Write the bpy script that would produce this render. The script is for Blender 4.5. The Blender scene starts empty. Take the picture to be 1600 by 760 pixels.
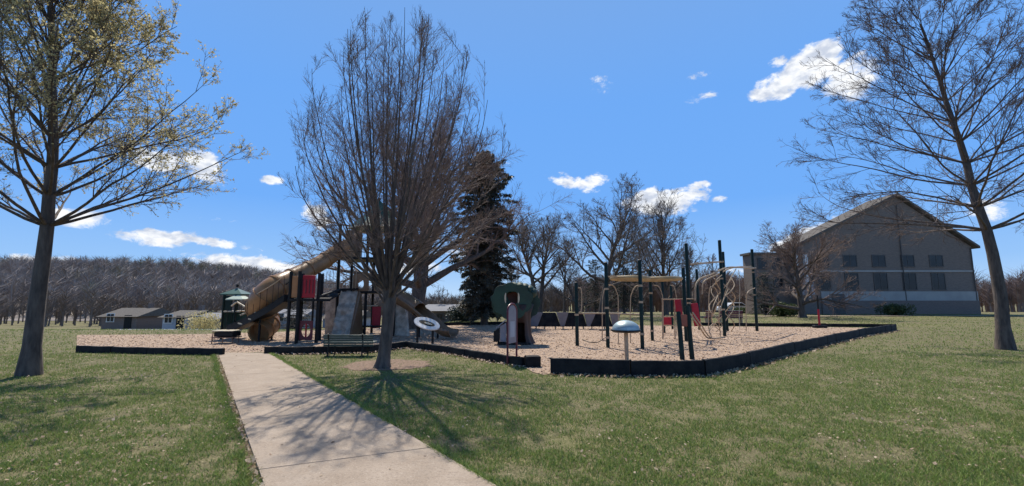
import bpy, math, random
import numpy as np
from mathutils import Vector, Matrix
R = math.radians
sc = bpy.context.scene
COL = sc.collection

# ------------------------------------------------------------ camera
EYE, PITCH, F = 1.6, R(7.125), 720.0
cd = bpy.data.cameras.new('camera'); cam = bpy.data.objects.new('camera', cd); COL.objects.link(cam)
cd.sensor_width = 36; cd.lens = 16.2; cd.clip_end = 6000; cd.clip_start = .05
cam.location = (0, 0, EYE); cam.rotation_euler = (R(90) + PITCH, 0, 0)
sc.camera = cam
# ------------------------------------------------------------ sun, exposure
SUN_EL, SUN_AZ = R(56), R(-16)          # azimuth from +Y, negative to the left
sv = Vector((math.sin(SUN_AZ)*math.cos(SUN_EL), math.cos(SUN_AZ)*math.cos(SUN_EL), math.sin(SUN_EL)))
ld = bpy.data.lights.new('sun', 'SUN'); lo = bpy.data.objects.new('sun', ld); COL.objects.link(lo)
ld.energy = 5.0; ld.angle = R(.53); ld.color = (1, .93, .82)
lo.rotation_euler = (-sv).to_track_quat('-Z', 'Y').to_euler(); lo.location = (0, 0, 40)
sc.view_settings.view_transform = 'Standard'; sc.view_settings.look = 'None'
sc.view_settings.exposure = 0.2; sc.view_settings.gamma = 1

# pixel (in the 1600x760 photograph) -> ray; used only to measure where things stand
def ray(px, py):
    u, v = px-800, 380-py
    return Vector((u, F*math.cos(PITCH)-v*math.sin(PITCH), F*math.sin(PITCH)+v*math.cos(PITCH)))
def G(px, py, z=0.0):
    d = ray(px, py); t = (z-EYE)/d.z
    return Vector((d.x*t, d.y*t, z))
def W(px, py, Y):
    d = ray(px, py); t = Y/d.y
    return Vector((d.x*t, Y, EYE+d.z*t))
def ZH(py, Y, px=800): return W(px, py, Y).z

# ------------------------------------------------------------ world: sky and clouds
wd = bpy.data.worlds.new('World'); sc.world = wd; wd.use_nodes = True
nt = wd.node_tree; nt.nodes.clear()
def N(t, **k):
    n = nt.nodes.new(t)
    for a, b in k.items(): setattr(n, a, b)
    return n
def M(op, a, b=None, c=None):
    n = N('ShaderNodeMath', operation=op)
    for i, v in enumerate((a, b, c)):
        if v is None: continue
        if isinstance(v, (int, float)): n.inputs[i].default_value = v
        else: nt.links.new(v, n.inputs[i])
    return n.outputs[0]
sky = N('ShaderNodeTexSky', sky_type='NISHITA'); sky.sun_disc = False
sky.sun_elevation = SUN_EL; sky.sun_rotation = SUN_AZ; sky.dust_density = .15; sky.air_density = 1.0; sky.ozone_density = 3.0
hs = N('ShaderNodeHueSaturation'); hs.inputs['Saturation'].default_value = 1.28; hs.inputs['Value'].default_value = 1.0; hs.inputs['Hue'].default_value = .502
nt.links.new(sky.outputs[0], hs.inputs['Color'])
tc = N('ShaderNodeTexCoord'); sx = N('ShaderNodeSeparateXYZ'); nt.links.new(tc.outputs['Generated'], sx.inputs[0])
# clear-air colour by elevation; the Nishita sky takes over towards the zenith
rp = N('ShaderNodeValToRGB'); rp.color_ramp.elements[0].position = .0; rp.color_ramp.elements[0].color = (.50, .70, .95, 1)
rp.color_ramp.elements[1].position = .62; rp.color_ramp.elements[1].color = (.190, .385, .78, 1)
for ps, cc in ((.07, (.30, .54, .92, 1)), (.2, (.165, .415, .92, 1)), (.4, (.158, .395, .89, 1))): e = rp.color_ramp.elements.new(ps); e.color = cc
nt.links.new(sx.outputs[2], rp.inputs[0])
sc1 = N('ShaderNodeVectorMath', operation='SCALE'); nt.links.new(hs.outputs[0], sc1.inputs[0]); sc1.inputs['Scale'].default_value = .07
mrz = N('ShaderNodeMapRange', interpolation_type='SMOOTHSTEP'); nt.links.new(sx.outputs[2], mrz.inputs[0]); mrz.inputs[1].default_value = .60; mrz.inputs[2].default_value = .78
mrz.inputs[3].default_value = .04; mrz.inputs[4].default_value = 1.0
mk = N('ShaderNodeMix', data_type='RGBA'); nt.links.new(mrz.outputs[0], mk.inputs[0]); nt.links.new(rp.outputs[0], mk.inputs[6]); nt.links.new(sc1.outputs[0], mk.inputs[7])
bg = N('ShaderNodeBackground'); bg.inputs[1].default_value = .92
nt.links.new(mk.outputs[2], bg.inputs[0])
az = M('ARCTAN2', sx.outputs[0], sx.outputs[1]); el = M('ARCSINE', sx.outputs[2])
CLOUDS = [  # px, py, half width, half height, tilt, weight
 (1225,133,56,24,.12,1.4),(1268,106,54,36,.25,1.7),(1330,120,50,40,0,1.1),(1215,96,18,10,0,.75),
 (895,285,40,12,-.25,1.1),(880,272,16,6,-.3,.7),(930,282,22,12,0,.8),
 (1035,316,66,22,0,1.35),(1072,306,40,12,.1,.95),(1090,291,24,8,0,.85),(1125,312,14,6,0,.7),(995,318,30,12,0,.8),
 (1255,372,62,16,.35,.95),(1290,352,30,12,.3,.9),
 (330,379,70,9,-.12,.95),(250,372,80,14,0,1.0),(385,412,95,15,-.1,1.15),(440,418,50,12,-.1,1.1),(300,430,80,10,0,.8),
 (497,336,26,22,-.2,1.0),(318,258,40,26,-.3,1.15),(250,250,50,22,0,1.0),(425,282,22,8,.1,.85),
 (940,135,26,14,-.3,.42),(1090,118,18,7,0,.5),(1108,148,16,8,0,.55),(1072,160,18,8,0,.42),(800,255,16,6,-.2,.6),
 (640,420,90,10,0,.7),(760,400,60,22,0,.45),(360,345,40,5,0,.45),(690,395,40,12,0,.6),
 (1440,390,60,14,0,.9),(120,340,60,16,0,.9),(60,410,80,14,0,1.0),(1530,330,50,16,0,.9),(1150,420,50,10,0,.6)]
mask = None
for (px, py, w, h, tl, wt) in CLOUDS:
    d = ray(px, py).normalized(); a0 = math.atan2(d.x, d.y); e0 = math.asin(d.z)
    d1 = ray(px+w, py).normalized(); w_ = abs(math.atan2(d1.x, d1.y)-a0)
    d2 = ray(px, py-h).normalized(); h_ = abs(math.asin(d2.z)-e0)
    da = M('SUBTRACT', az, a0); de = M('SUBTRACT', el, e0)
    de = M('MULTIPLY_ADD', da, -tl, de)
    a = M('MULTIPLY', da, 1/w_); b = M('MULTIPLY', de, 1/h_)
    q = M('MULTIPLY_ADD', b, b, M('MULTIPLY', a, a))
    m = M('MULTIPLY', M('SUBTRACT', 1.35, q), wt)
    mask = m if mask is None else M('MAXIMUM', mask, m)
mask = M('MAXIMUM', mask, -3)
cx = N('ShaderNodeCombineXYZ'); nt.links.new(az, cx.inputs[0]); nt.links.new(M('MULTIPLY', el, 1.7), cx.inputs[1])
def noise(scale, detail, rough, dist=0.0, off=0.0):
    n = N('ShaderNodeTexNoise'); n.inputs['Scale'].default_value = scale; n.inputs['Detail'].default_value = detail
    n.inputs['Roughness'].default_value = rough; n.inputs['Distortion'].default_value = dist
    v = N('ShaderNodeVectorMath', operation='ADD'); v.inputs[1].default_value = (off, off*.7, 3.1)
    nt.links.new(cx.outputs[0], v.inputs[0]); nt.links.new(v.outputs[0], n.inputs['Vector'])
    return n.outputs[0]
n1 = noise(24, 11, .66, .35)
dens = M('MULTIPLY_ADD', M('SUBTRACT', n1, .5), 4.2, mask)
mr = N('ShaderNodeMapRange', interpolation_type='SMOOTHSTEP'); nt.links.new(dens, mr.inputs[0])
mr.inputs[1].default_value = .35; mr.inputs[2].default_value = 1.25
n2 = noise(34, 5, .55, .2, 4.0)
cr = N('ShaderNodeValToRGB'); cr.color_ramp.elements[0].position = .36; cr.color_ramp.elements[0].color = (.56, .62, .74, 1)
cr.color_ramp.elements[1].position = .58; cr.color_ramp.elements[1].color = (.93, .95, .98, 1)
nt.links.new(n2, cr.inputs[0])
bc = N('ShaderNodeBackground'); nt.links.new(cr.outputs[0], bc.inputs[0]); bc.inputs[1].default_value = .95
mx = N('ShaderNodeMixShader'); nt.links.new(mr.outputs[0], mx.inputs[0]); nt.links.new(bg.outputs[0], mx.inputs[1]); nt.links.new(bc.outputs[0], mx.inputs[2])
wo = N('ShaderNodeOutputWorld'); nt.links.new(mx.outputs[0], wo.inputs[0])

# ------------------------------------------------------------ materials
def mat(name, c1, c2=None, scale=6.0, rough=.7, bump=0.0, bscale=None, detail=6, metal=0.0, coat=0.0, spec=.5, trans=0.0, stops=None, aniso=None):
    m = bpy.data.materials.new(name); m.use_nodes = True; t = m.node_tree; ns = t.nodes; p = ns['Principled BSDF']
    tcn = ns.new('ShaderNodeTexCoord'); mp = ns.new('ShaderNodeMapping'); t.links.new(tcn.outputs['Object'], mp.inputs[0])
    if aniso: mp.inputs['Scale'].default_value = aniso
    c2 = c2 or tuple(v*.75 for v in c1)
    n = ns.new('ShaderNodeTexNoise'); n.inputs['Scale'].default_value = scale; n.inputs['Detail'].default_value = detail; n.inputs['Roughness'].default_value = .62
    t.links.new(mp.outputs[0], n.inputs['Vector'])
    r = ns.new('ShaderNodeValToRGB'); r.color_ramp.elements[0].position = .36; r.color_ramp.elements[1].position = .64
    r.color_ramp.elements[0].color = (*c2, 1); r.color_ramp.elements[1].color = (*c1, 1)
    if stops:
        while len(r.color_ramp.elements) > 1: r.color_ramp.elements.remove(r.color_ramp.elements[-1])
        r.color_ramp.elements[0].position = stops[0][0]; r.color_ramp.elements[0].color = (*stops[0][1], 1)
        for ps, cc in stops[1:]: e = r.color_ramp.elements.new(ps); e.color = (*cc, 1)
    t.links.new(n.outputs[0], r.inputs[0]); t.links.new(r.outputs[0], p.inputs['Base Color'])
    p.inputs['Roughness'].default_value = rough; p.inputs['Metallic'].default_value = metal
    p.inputs['Coat Weight'].default_value = coat; p.inputs['Specular IOR Level'].default_value = spec
    if bump:
        b = ns.new('ShaderNodeBump'); b.inputs['Strength'].default_value = bump; b.inputs['Distance'].default_value = .02
        n2 = ns.new('ShaderNodeTexNoise'); n2.inputs['Scale'].default_value = bscale or scale*4; n2.inputs['Detail'].default_value = 5
        t.links.new(mp.outputs[0], n2.inputs['Vector']); t.links.new(n2.outputs[0], b.inputs['Height']); t.links.new(b.outputs[0], p.inputs['Normal'])
    if trans:
        out = ns['Material Output']; tr = ns.new('ShaderNodeBsdfTranslucent'); ms = ns.new('ShaderNodeMixShader')
        t.links.new(r.outputs[0], tr.inputs[0]); ms.inputs[0].default_value = trans
        t.links.new(p.outputs[0], ms.inputs[1]); t.links.new(tr.outputs[0], ms.inputs[2]); t.links.new(ms.outputs[0], out.inputs[0])
    return m

def layered(name, base, layers, rough=.9, bump=.4, bscale=60., spec=.2, trans=0.0):
    """base colour ramp on a fine noise, then coarser patches mixed over it by noise masks (world position)"""
    m = bpy.data.materials.new(name); m.use_nodes = True; t = m.node_tree; ns = t.nodes; p = ns['Principled BSDF']
    g = ns.new('ShaderNodeNewGeometry'); cur = None
    def nz(scale, det=6, ro=.6):
        n = ns.new('ShaderNodeTexNoise'); n.inputs['Scale'].default_value = scale; n.inputs['Detail'].default_value = det; n.inputs['Roughness'].default_value = ro
        t.links.new(g.outputs['Position'], n.inputs['Vector']); return n.outputs[0]
    r = ns.new('ShaderNodeValToRGB')
    r.color_ramp.elements[0].position = .34; r.color_ramp.elements[0].color = (*base[1], 1)
    r.color_ramp.elements[1].position = .66; r.color_ramp.elements[1].color = (*base[2], 1)
    t.links.new(nz(base[0]), r.inputs[0]); cur = r.outputs[0]
    for (scale, lo_, hi_, c, f) in layers:
        mr_ = ns.new('ShaderNodeMapRange'); mr_.interpolation_type = 'SMOOTHSTEP'
        mr_.inputs[1].default_value = lo_; mr_.inputs[2].default_value = hi_; mr_.inputs[4].default_value = f
        t.links.new(nz(scale, 9, .76), mr_.inputs[0])
        mm = ns.new('ShaderNodeMix'); mm.data_type = 'RGBA'
        t.links.new(mr_.outputs[0], mm.inputs[0]); t.links.new(cur, mm.inputs[6]); mm.inputs[7].default_value = (*c, 1); cur = mm.outputs[2]
    t.links.new(cur, p.inputs['Base Color']); p.inputs['Roughness'].default_value = rough; p.inputs['Specular IOR Level'].default_value = spec
    if bump:
        b = ns.new('ShaderNodeBump'); b.inputs['Strength'].default_value = bump; b.inputs['Distance'].default_value = .03
        t.links.new(nz(bscale, 5), b.inputs['Height']); t.links.new(b.outputs[0], p.inputs['Normal'])
    if trans:
        out = ns['Material Output']; tr = ns.new('ShaderNodeBsdfTranslucent'); ms = ns.new('ShaderNodeMixShader')
        t.links.new(cur, tr.inputs[0]); ms.inputs[0].default_value = trans
        t.links.new(p.outputs[0], ms.inputs[1]); t.links.new(tr.outputs[0], ms.inputs[2]); t.links.new(ms.outputs[0], out.inputs[0])
    return m

GRASS_L = [(3.2, .50, .66, (.30, .26, .13), .55), (.35, .52, .70, (.10, .14, .034), .6), (11., .53, .66, (.40, .34, .21), .7), (.13, .5, .62, (.20, .20, .07), .5)]
m_ground = layered('lawn_soil', (30., (.075, .07, .032), (.22, .19, .10)), GRASS_L, bump=.8, bscale=45)
m_blade = layered('grass_blade', (38., (.068, .125, .022), (.33, .43, .11)), [(3.2, .50, .66, (.26, .24, .11), .40), (.35, .52, .70, (.09, .14, .030), .45), (55., .55, .62, (.56, .48, .30), .85), (11., .54, .66, (.34, .29, .17), .5), (.13, .5, .62, (.20, .20, .07), .4)], bump=0, rough=.65, trans=.28)
m_mulch = layered('wood_chips', (14., (.31, .22, .155), (.52, .385, .28)), [(40., .55, .68, (.25, .17, .12), .4), (1.2, .5, .7, (.42, .30, .23), .5)], bump=1.0, bscale=38)
m_chip = layered('loose_chips', (9., (.34, .25, .19), (.58, .44, .345)), [(23., .60, .66, (.26, .17, .12), .6)], bump=0)
m_dirt = layered('bare_dirt', (12., (.17, .115, .08), (.30, .21, .155)), [(30., .55, .7, (.10, .07, .05), .6)], bump=.8)
m_conc = layered('concrete', (3.0, (.315, .248, .188), (.395, .318, .248)), [(34., .50, .64, (.165, .135, .11), .6), (62., .54, .64, (.62, .54, .46), .55), (.55, .5, .68, (.27, .23, .19), .45)], bump=.35, bscale=120, rough=.85)
m_leaf_litter = mat('dead_leaf', (.58, .46, .33), (.24, .15, .09), scale=2, rough=.8, trans=.2)
m_bark = mat('bark', (.135, .105, .085), (.055, .042, .036), scale=9, rough=.9, bump=.9, bscale=22, aniso=(1, 1, .25))
m_twig = mat('twig', (.135, .095, .078), (.075, .052, .045), scale=2, rough=.8)
m_twig_warm = mat('twig_warm', (.25, .17, .135), (.14, .10, .082), scale=2, rough=.75)
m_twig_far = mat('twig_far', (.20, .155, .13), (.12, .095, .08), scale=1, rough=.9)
m_twig_red = mat('twig_red', (.27, .19, .155), (.16, .11, .09), scale=1, rough=.9)
m_bud = mat('bud', (.66, .56, .30), (.42, .38, .18), scale=4, rough=.7, trans=.5)
m_needle = mat('needle', (.040, .055, .038), (.014, .022, .016), scale=2.2, rough=.6, trans=.1)
m_needle2 = mat('needle_grey', (.095, .092, .068), (.035, .040, .030), scale=1.2, rough=.6, trans=.15)
m_shrub = mat('shrub_leaf', (.085, .12, .035), (.035, .055, .018), scale=2.5, rough=.6, trans=.25)
m_green = mat('green_post', (.007, .024, .020), (.004, .014, .012), scale=5, rough=.5, spec=.25)
m_dark = mat('dark_metal', (.013, .014, .015), (.007, .008, .009), scale=5, rough=.55, spec=.25)
m_tan = mat('tan_pipe', (.48, .36, .24), (.37, .275, .18), scale=4, rough=.6, spec=.3)
m_tanp = mat('tan_plastic', (.50, .38, .20), (.40, .30, .16), scale=3, rough=.42, trans=.25)
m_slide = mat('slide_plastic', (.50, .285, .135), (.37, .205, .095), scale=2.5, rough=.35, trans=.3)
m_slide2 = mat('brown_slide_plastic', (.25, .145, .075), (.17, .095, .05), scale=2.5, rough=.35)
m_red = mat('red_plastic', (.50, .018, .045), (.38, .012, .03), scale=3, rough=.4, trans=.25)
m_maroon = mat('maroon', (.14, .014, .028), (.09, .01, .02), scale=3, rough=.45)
m_rock = mat('moulded_rock', (.62, .54, .45), (.30, .26, .215), scale=3.5, rough=.85, bump=1.0, bscale=9)
m_green_roof = mat('green_roof', (.028, .10, .075), (.018, .07, .05), scale=2, rough=.4)
m_pale_roof = mat('pale_roof', (.52, .60, .50), (.42, .50, .41), scale=2, rough=.45)
m_teal = mat('teal_panel', (.030, .10, .10), (.02, .06, .075), scale=2, rough=.4)
m_green_panel = mat('crown_green', (.018, .058, .038), (.010, .032, .024), scale=2.2, rough=.65, bump=.3)
m_brown_panel = mat('trunk_brown', (.055, .028, .020), (.028, .015, .012), scale=4, rough=.6, bump=.5, aniso=(1, 1, .3))
m_rustb = mat('rust_brown', (.20, .065, .045), (.14, .045, .03), scale=3, rough=.6)
m_bronze = mat('bronze_frame', (.10, .085, .075), (.07, .06, .055), rough=.5)
m_cream2 = mat('weathered_band', (.40, .38, .35), (.33, .31, .29), scale=.7, rough=.8)
m_cream = mat('cream', (.60, .52, .38), (.50, .43, .31), scale=3, rough=.5)
m_white = mat('white_panel', (.78, .78, .76), (.68, .68, .67), scale=3, rough=.3)
m_steel = mat('steel', (.55, .57, .60), (.45, .47, .50), scale=3, rough=.28, metal=.85)
m_grey2 = mat('dim_grey_panel', (.185, .18, .20), (.14, .135, .155), scale=3, rough=.7)
m_dome = mat('dull_dome', (.42, .52, .54), (.30, .39, .41), scale=5, rough=.42, metal=.35)
m_grey = mat('grey_panel', (.26, .255, .28), (.20, .195, .22), scale=3, rough=.55)
m_black = mat('black_border', (.026, .023, .021), (.007, .007, .009), scale=3.5, rough=.75, bump=.5, bscale=25, spec=.2)
m_bench = mat('bench_green', (.050, .085, .080), (.035, .060, .058), scale=6, rough=.4)
m_brick = None
def brick_mat(name, c1, c2, mortar, sc_=1.0, rough=.9):
    m = bpy.data.materials.new(name); m.use_nodes = True; t = m.node_tree; ns = t.nodes; p = ns['Principled BSDF']
    tcn = ns.new('ShaderNodeTexCoord'); mp = ns.new('ShaderNodeMapping'); mp.inputs['Rotation'].default_value = (R(90), 0, 0)
    t.links.new(tcn.outputs['Object'], mp.inputs[0]); b = ns.new('ShaderNodeTexBrick'); t.links.new(mp.outputs[0], b.inputs['Vector'])
    b.inputs['Color1'].default_value = (*c1, 1); b.inputs['Color2'].default_value = (*c2, 1); b.inputs['Mortar'].default_value = (*mortar, 1)
    b.inputs['Scale'].default_value = sc_; b.inputs['Brick Width'].default_value = .24; b.inputs['Row Height'].default_value = .08; b.inputs['Mortar Size'].default_value = .01
    t.links.new(b.outputs[0], p.inputs['Base Color']); p.inputs['Roughness'].default_value = rough; return m
m_brick = brick_mat('grey_brick', (.215, .165, .135), (.155, .12, .10), (.24, .205, .18))
m_brick2 = brick_mat('brown_brick', (.20, .13, .10), (.15, .10, .08), (.26, .23, .21))
m_siding = mat('siding', (.42, .44, .48), (.36, .38, .42), scale=1, rough=.7)
m_roof = mat('shingle', (.16, .145, .13), (.11, .10, .09), scale=6, rough=.95, bump=.4, spec=.15)
m_metalroof = mat('pale_metal_roof', (.27, .27, .285), (.22, .22, .23), scale=1, rough=.95, spec=.1)
m_glass = mat('window_glass', (.030, .034, .040), (.015, .017, .02), scale=.6, rough=.22, spec=.4)
m_road = mat('asphalt', (.26, .25, .24), (.20, .195, .19), scale=2, rough=.9)
m_tyre = mat('tyre', (.015, .015, .015), (.01, .01, .01), rough=.8)
m_carpaint = mat('car_paint', (.62, .63, .64), (.6, .61, .62), rough=.25, coat=.6)
m_wood = layered('hazed_hill_twig', (.08, (.18, .155, .14), (.38, .33, .30)), [(.035, .54, .62, (.20, .21, .11), .6), (.11, .60, .66, (.06, .085, .05), .7)], bump=0, rough=1)  # twig tones lightened, distance haze is put into the colour
m_hedge = mat('hazed_hill_litter', (.26, .225, .20), (.17, .145, .125), scale=.08, rough=1)  # litter colour lightened to stand in for aerial haze
m_flower = mat('flower', (.8, .8, .75), (.7, .7, .6), rough=.6)

# ------------------------------------------------------------ mesh builder
def wloc(o):
    v = Vector((0, 0, 0))
    while o is not None: v = v + o.location; o = o.parent
    return v
class MB:
    def __init__(s): s.v = []; s.f = []
    def add(s, vs, fs):
        b = len(s.v); s.v += [tuple(p) for p in vs]; s.f += [tuple(i+b for i in f) for f in fs]; return s
    def box(s, c, size, rz=0.0, rx=0.0, ry=0.0, taper=1.0):
        a, b, h = size[0]/2, size[1]/2, size[2]/2
        m = Matrix.Rotation(rz, 3, 'Z') @ Matrix.Rotation(ry, 3, 'Y') @ Matrix.Rotation(rx, 3, 'X'); c = Vector(c)
        vs = [c + m @ Vector((x*(taper if z > 0 else 1), y*(taper if z > 0 else 1), z)) for z in (-h, h) for x, y in ((-a, -b), (a, -b), (a, b), (-a, b))]
        return s.add(vs, [(0,3,2,1),(4,5,6,7),(0,1,5,4),(1,2,6,5),(2,3,7,6),(3,0,4,7)])
    def tube(s, pts, r, n=10, cap=True, hollow=False):
        pts = [Vector(p) for p in pts]; k = len(pts); rr = r if isinstance(r, (list, tuple)) else [r]*k
        up = None; vs = []
        for i, p in enumerate(pts):
            t = (pts[min(i+1, k-1)]-pts[max(i-1, 0)]).normalized()
            if up is None: up = t.orthogonal().normalized()
            up = (up - t*up.dot(t)).normalized(); q = t.cross(up)
            for j in range(n):
                a = 2*math.pi*j/n; vs.append(p+(up*math.cos(a)+q*math.sin(a))*rr[i])
        fs = [(i*n+j, i*n+(j+1) % n, (i+1)*n+(j+1) % n, (i+1)*n+j) for i in range(k-1) for j in range(n)]
        if cap: fs += [tuple(range(n))[::-1], tuple((k-1)*n+j for j in range(n))]
        return s.add(vs, fs)
    def lathe(s, c, prof, n=24, sx=1.0, sy=1.0):
        c = Vector(c); vs = [c+Vector((r*math.cos(2*math.pi*j/n)*sx, r*math.sin(2*math.pi*j/n)*sy, z)) for r, z in prof for j in range(n)]
        k = len(prof); fs = [(i*n+j, i*n+(j+1) % n, (i+1)*n+(j+1) % n, (i+1)*n+j) for i in range(k-1) for j in range(n)]
        fs += [tuple(range(n))[::-1], tuple((k-1)*n+j for j in range(n))]
        return s.add(vs, fs)
    def slab(s, outline, t, m):
        """outline: 2D points; extruded by t along local z; m: 4x4 matrix"""
        n = len(outline); vs = [m @ Vector((x, y, z)) for z in (-t/2, t/2) for x, y in outline]
        fs = [tuple(range(n))[::-1], tuple(range(n, 2*n))] + [(i, (i+1) % n, n+(i+1) % n, n+i) for i in range(n)]
        return s.add(vs, fs)
    def ringslab(s, outer, inner, t, m):
        n = len(outer); vs = [m @ Vector((x, y, z)) for z in (-t/2, t/2) for o in (outer, inner) for x, y in o]
        fs = []
        for i in range(n):
            j = (i+1) % n
            fs += [(i, n+i, n+j, j), (2*n+i, 2*n+j, 3*n+j, 3*n+i), (i, j, 2*n+j, 2*n+i), (n+i, 3*n+i, 3*n+j, n+j)]
        return s.add(vs, fs)
    def build(s, name, m, parent=None, smooth=True, bevel=0.0):
        o0 = wloc(parent); me = bpy.data.meshes.new(name)
        me.from_pydata([tuple(Vector(p)-o0) for p in s.v], [], s.f); me.update()
        ob = bpy.data.objects.new(name, me); COL.objects.link(ob); me.materials.append(m)
        if parent: ob.parent = parent
        if smooth:
            me.shade_smooth()
            try: me.set_sharp_from_angle(angle=R(35))
            except Exception: pass
        if bevel:
            b = ob.modifiers.new('bevel', 'BEVEL'); b.width = bevel; b.segments = 2; b.limit_method = 'ANGLE'
        return ob
def tag(o, label, cat, group=None):
    o['label'] = label; o['category'] = cat
    if group: o['group'] = group
    return o
def thing(name, loc, label, cat, group=None):
    o = bpy.data.objects.new(name, None); COL.objects.link(o); o.location = loc; o.empty_display_size = .2
    return tag(o, label, cat, group)
def npmesh(name, V, Fc, m, parent=None, nside=3, smooth=False, kind=None):
    """V (n,3), Fc (k,nside) numpy"""
    if parent is not None: V = V - np.array(wloc(parent))
    me = bpy.data.meshes.new(name); me.vertices.add(len(V)); me.vertices.foreach_set('co', np.asarray(V, dtype=np.float32).ravel())
    k = len(Fc); me.loops.add(k*nside); me.loops.foreach_set('vertex_index', np.asarray(Fc, dtype=np.int32).ravel())
    me.polygons.add(k); me.polygons.foreach_set('loop_start', np.arange(0, k*nside, nside, dtype=np.int32))
    try: me.polygons.foreach_set('loop_total', np.full(k, nside, dtype=np.int32))
    except Exception: pass
    me.update(calc_edges=True)
    if smooth: me.shade_smooth()
    me.materials.append(m); ob = bpy.data.objects.new(name, me); COL.objects.link(ob)
    if parent is not None: ob.parent = parent
    if kind: ob['kind'] = kind
    return ob

# ------------------------------------------------------------ terrain
def sst(a, b, x):
    t = np.clip((x-a)/(b-a), 0, 1); return t*t*(3-2*t)
def height(x, y):
    x = np.asarray(x, float); y = np.asarray(y, float)
    left = sst(3, 14, -x)*sst(25, 46, y)
    h = -2.3*left - 1.2*sst(50, 130, y)
    h = h + 17.5*sst(50, 185, -x)*sst(110, 245, y)*(1-sst(275, 420, y)) - 4*sst(275, 420, y)
    h = h + .035*np.sin(x*.9+1)*np.sin(y*.7)*sst(0, 3, np.abs(y-30)) * sst(27, 32, y)
    return h
def hz(x, y): return float(height(x, y))
xs = np.concatenate([-np.geomspace(1500, 42, 40), np.linspace(-40, 40, 81), np.geomspace(42, 1500, 40)])
ys = np.concatenate([np.array([-300., -100, -40, -20]), np.linspace(-10, 60, 71), np.geomspace(62, 2500, 60)])
XX, YY = np.meshgrid(xs, ys); ZZ = height(XX, YY); V = np.stack([XX, YY, ZZ], -1).reshape(-1, 3); nx = len(xs)
ii = np.arange(len(ys)-1)[:, None]*nx + np.arange(nx-1)[None, :]; ii = ii.ravel()
g = npmesh('ground', V, np.stack([ii, ii+1, ii+nx+1, ii+nx], 1), m_ground, nside=4, smooth=True, kind='structure')

def sheet(name, poly, z, m, kind='structure', sub=None):
    mb = MB(); mb.add([(p[0], p[1], z) for p in poly], [tuple(range(len(poly)))]); o = mb.build(name, m, smooth=False)
    if kind: o['kind'] = kind
    return o
def inpoly(x, y, poly):
    x = np.asarray(x); y = np.asarray(y); r = np.zeros(x.shape, bool); n = len(poly)
    for i in range(n):
        x1, y1 = poly[i][0], poly[i][1]; x2, y2 = poly[(i+1) % n][0], poly[(i+1) % n][1]
        c = ((y1 > y) != (y2 > y)) & (x < (x2-x1)*(y-y1)/((y2-y1) or 1e-9)+x1); r ^= c
    return r
# edges of the play area (measured on the ground)
E_left = [G(120, 551), G(349, 556)]
E_mid = [G(413, 554), G(490, 553.5), G(575, 552), G(634, 544), G(700, 553), G(760, 564), G(818, 574)]
E_right = [G(860, 585), G(985, 589), G(1100, 588), G(1170, 573), G(1240, 553), G(1305, 536), G(1352, 525), G(1400, 517)]
E_far = [G(1400, 513.5), G(1300, 512), G(1165, 511), G(1000, 509), G(900, 508)]
mulch_poly = E_left + [G(345, 553), G(413, 551)] + E_mid + [G(832, 582), G(850, 587)] + E_right + E_far + [G(820, 507.5), G(700, 509), G(600, 512), G(440, 519), G(300, 523), G(120, 524)]
sheet('mulch_bed', mulch_poly, .012, m_mulch)
# dirt ring round the tree
TREE = G(597, 575)
rnd = random.Random(4)
ring = [(TREE.x+.05+1.05*(1+.16*rnd.uniform(-1, 1))*math.cos(a), TREE.y+.5+1.0*(1+.16*rnd.uniform(-1, 1))*math.sin(a)) for a in [i*2*math.pi/28 for i in range(28)]]
sheet('dirt_ring', ring, .008, m_dirt)
# path
PL0, PL1 = G(411, 760), G(340.6, 553); PR0, PR1 = G(767, 760), G(420, 553)
def ext(a, b, t): return a+(b-a)*t
pathL = lambda t: ext(PL0, PL1, t); pathR = lambda t: ext(PR0, PR1, t)
mb = MB(); cuts = [-1.2, -.80, -.38, .03, .21, .39, .57, .78, 1.0]
for a, b in zip(cuts[:-1], cuts[1:]):
    skew = .065
    e = .0005
    q = [pathL(a+e), pathR(a+e+skew*(a > -1.1)), pathR(b-e+(skew if b < .95 else -.0)), pathL(b-e)]
    if a > .05 and a < .08: pass
    n = len(q); zt = .035
    mb.add([(p.x, p.y, -.05) for p in q]+[(p.x, p.y, zt-.004) for p in q]+[tuple((p+(sum(q, Vector())/4-p)*.0015))[:2]+(zt,) for p in q],
           [(0, 1, 5, 4), (1, 2, 6, 5), (2, 3, 7, 6), (3, 0, 4, 7), (4, 5, 9, 8), (5, 6, 10, 9), (6, 7, 11, 10), (7, 4, 8, 11), (8, 9, 10, 11)])
pt = mb.build('path', m_conc, smooth=False); pt['kind'] = 'structure'
path_poly = [pathL(-1.2), pathR(-1.2), pathR(1.0), pathL(1.0)]
# worn soil strip along the left edge
strip = [pathL(-1.2)+Vector((-.10, -.07, 0)), pathL(-1.2)]+[pathL(1.0)]+[ext(PL0, PL1, 1-i*.1)+Vector((-.02-.08*rnd.random(), -.03*rnd.random(), 0)) for i in range(0, 22)]
sheet('soil_strip', [(p.x, p.y) for p in strip], .006, m_dirt)

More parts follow.
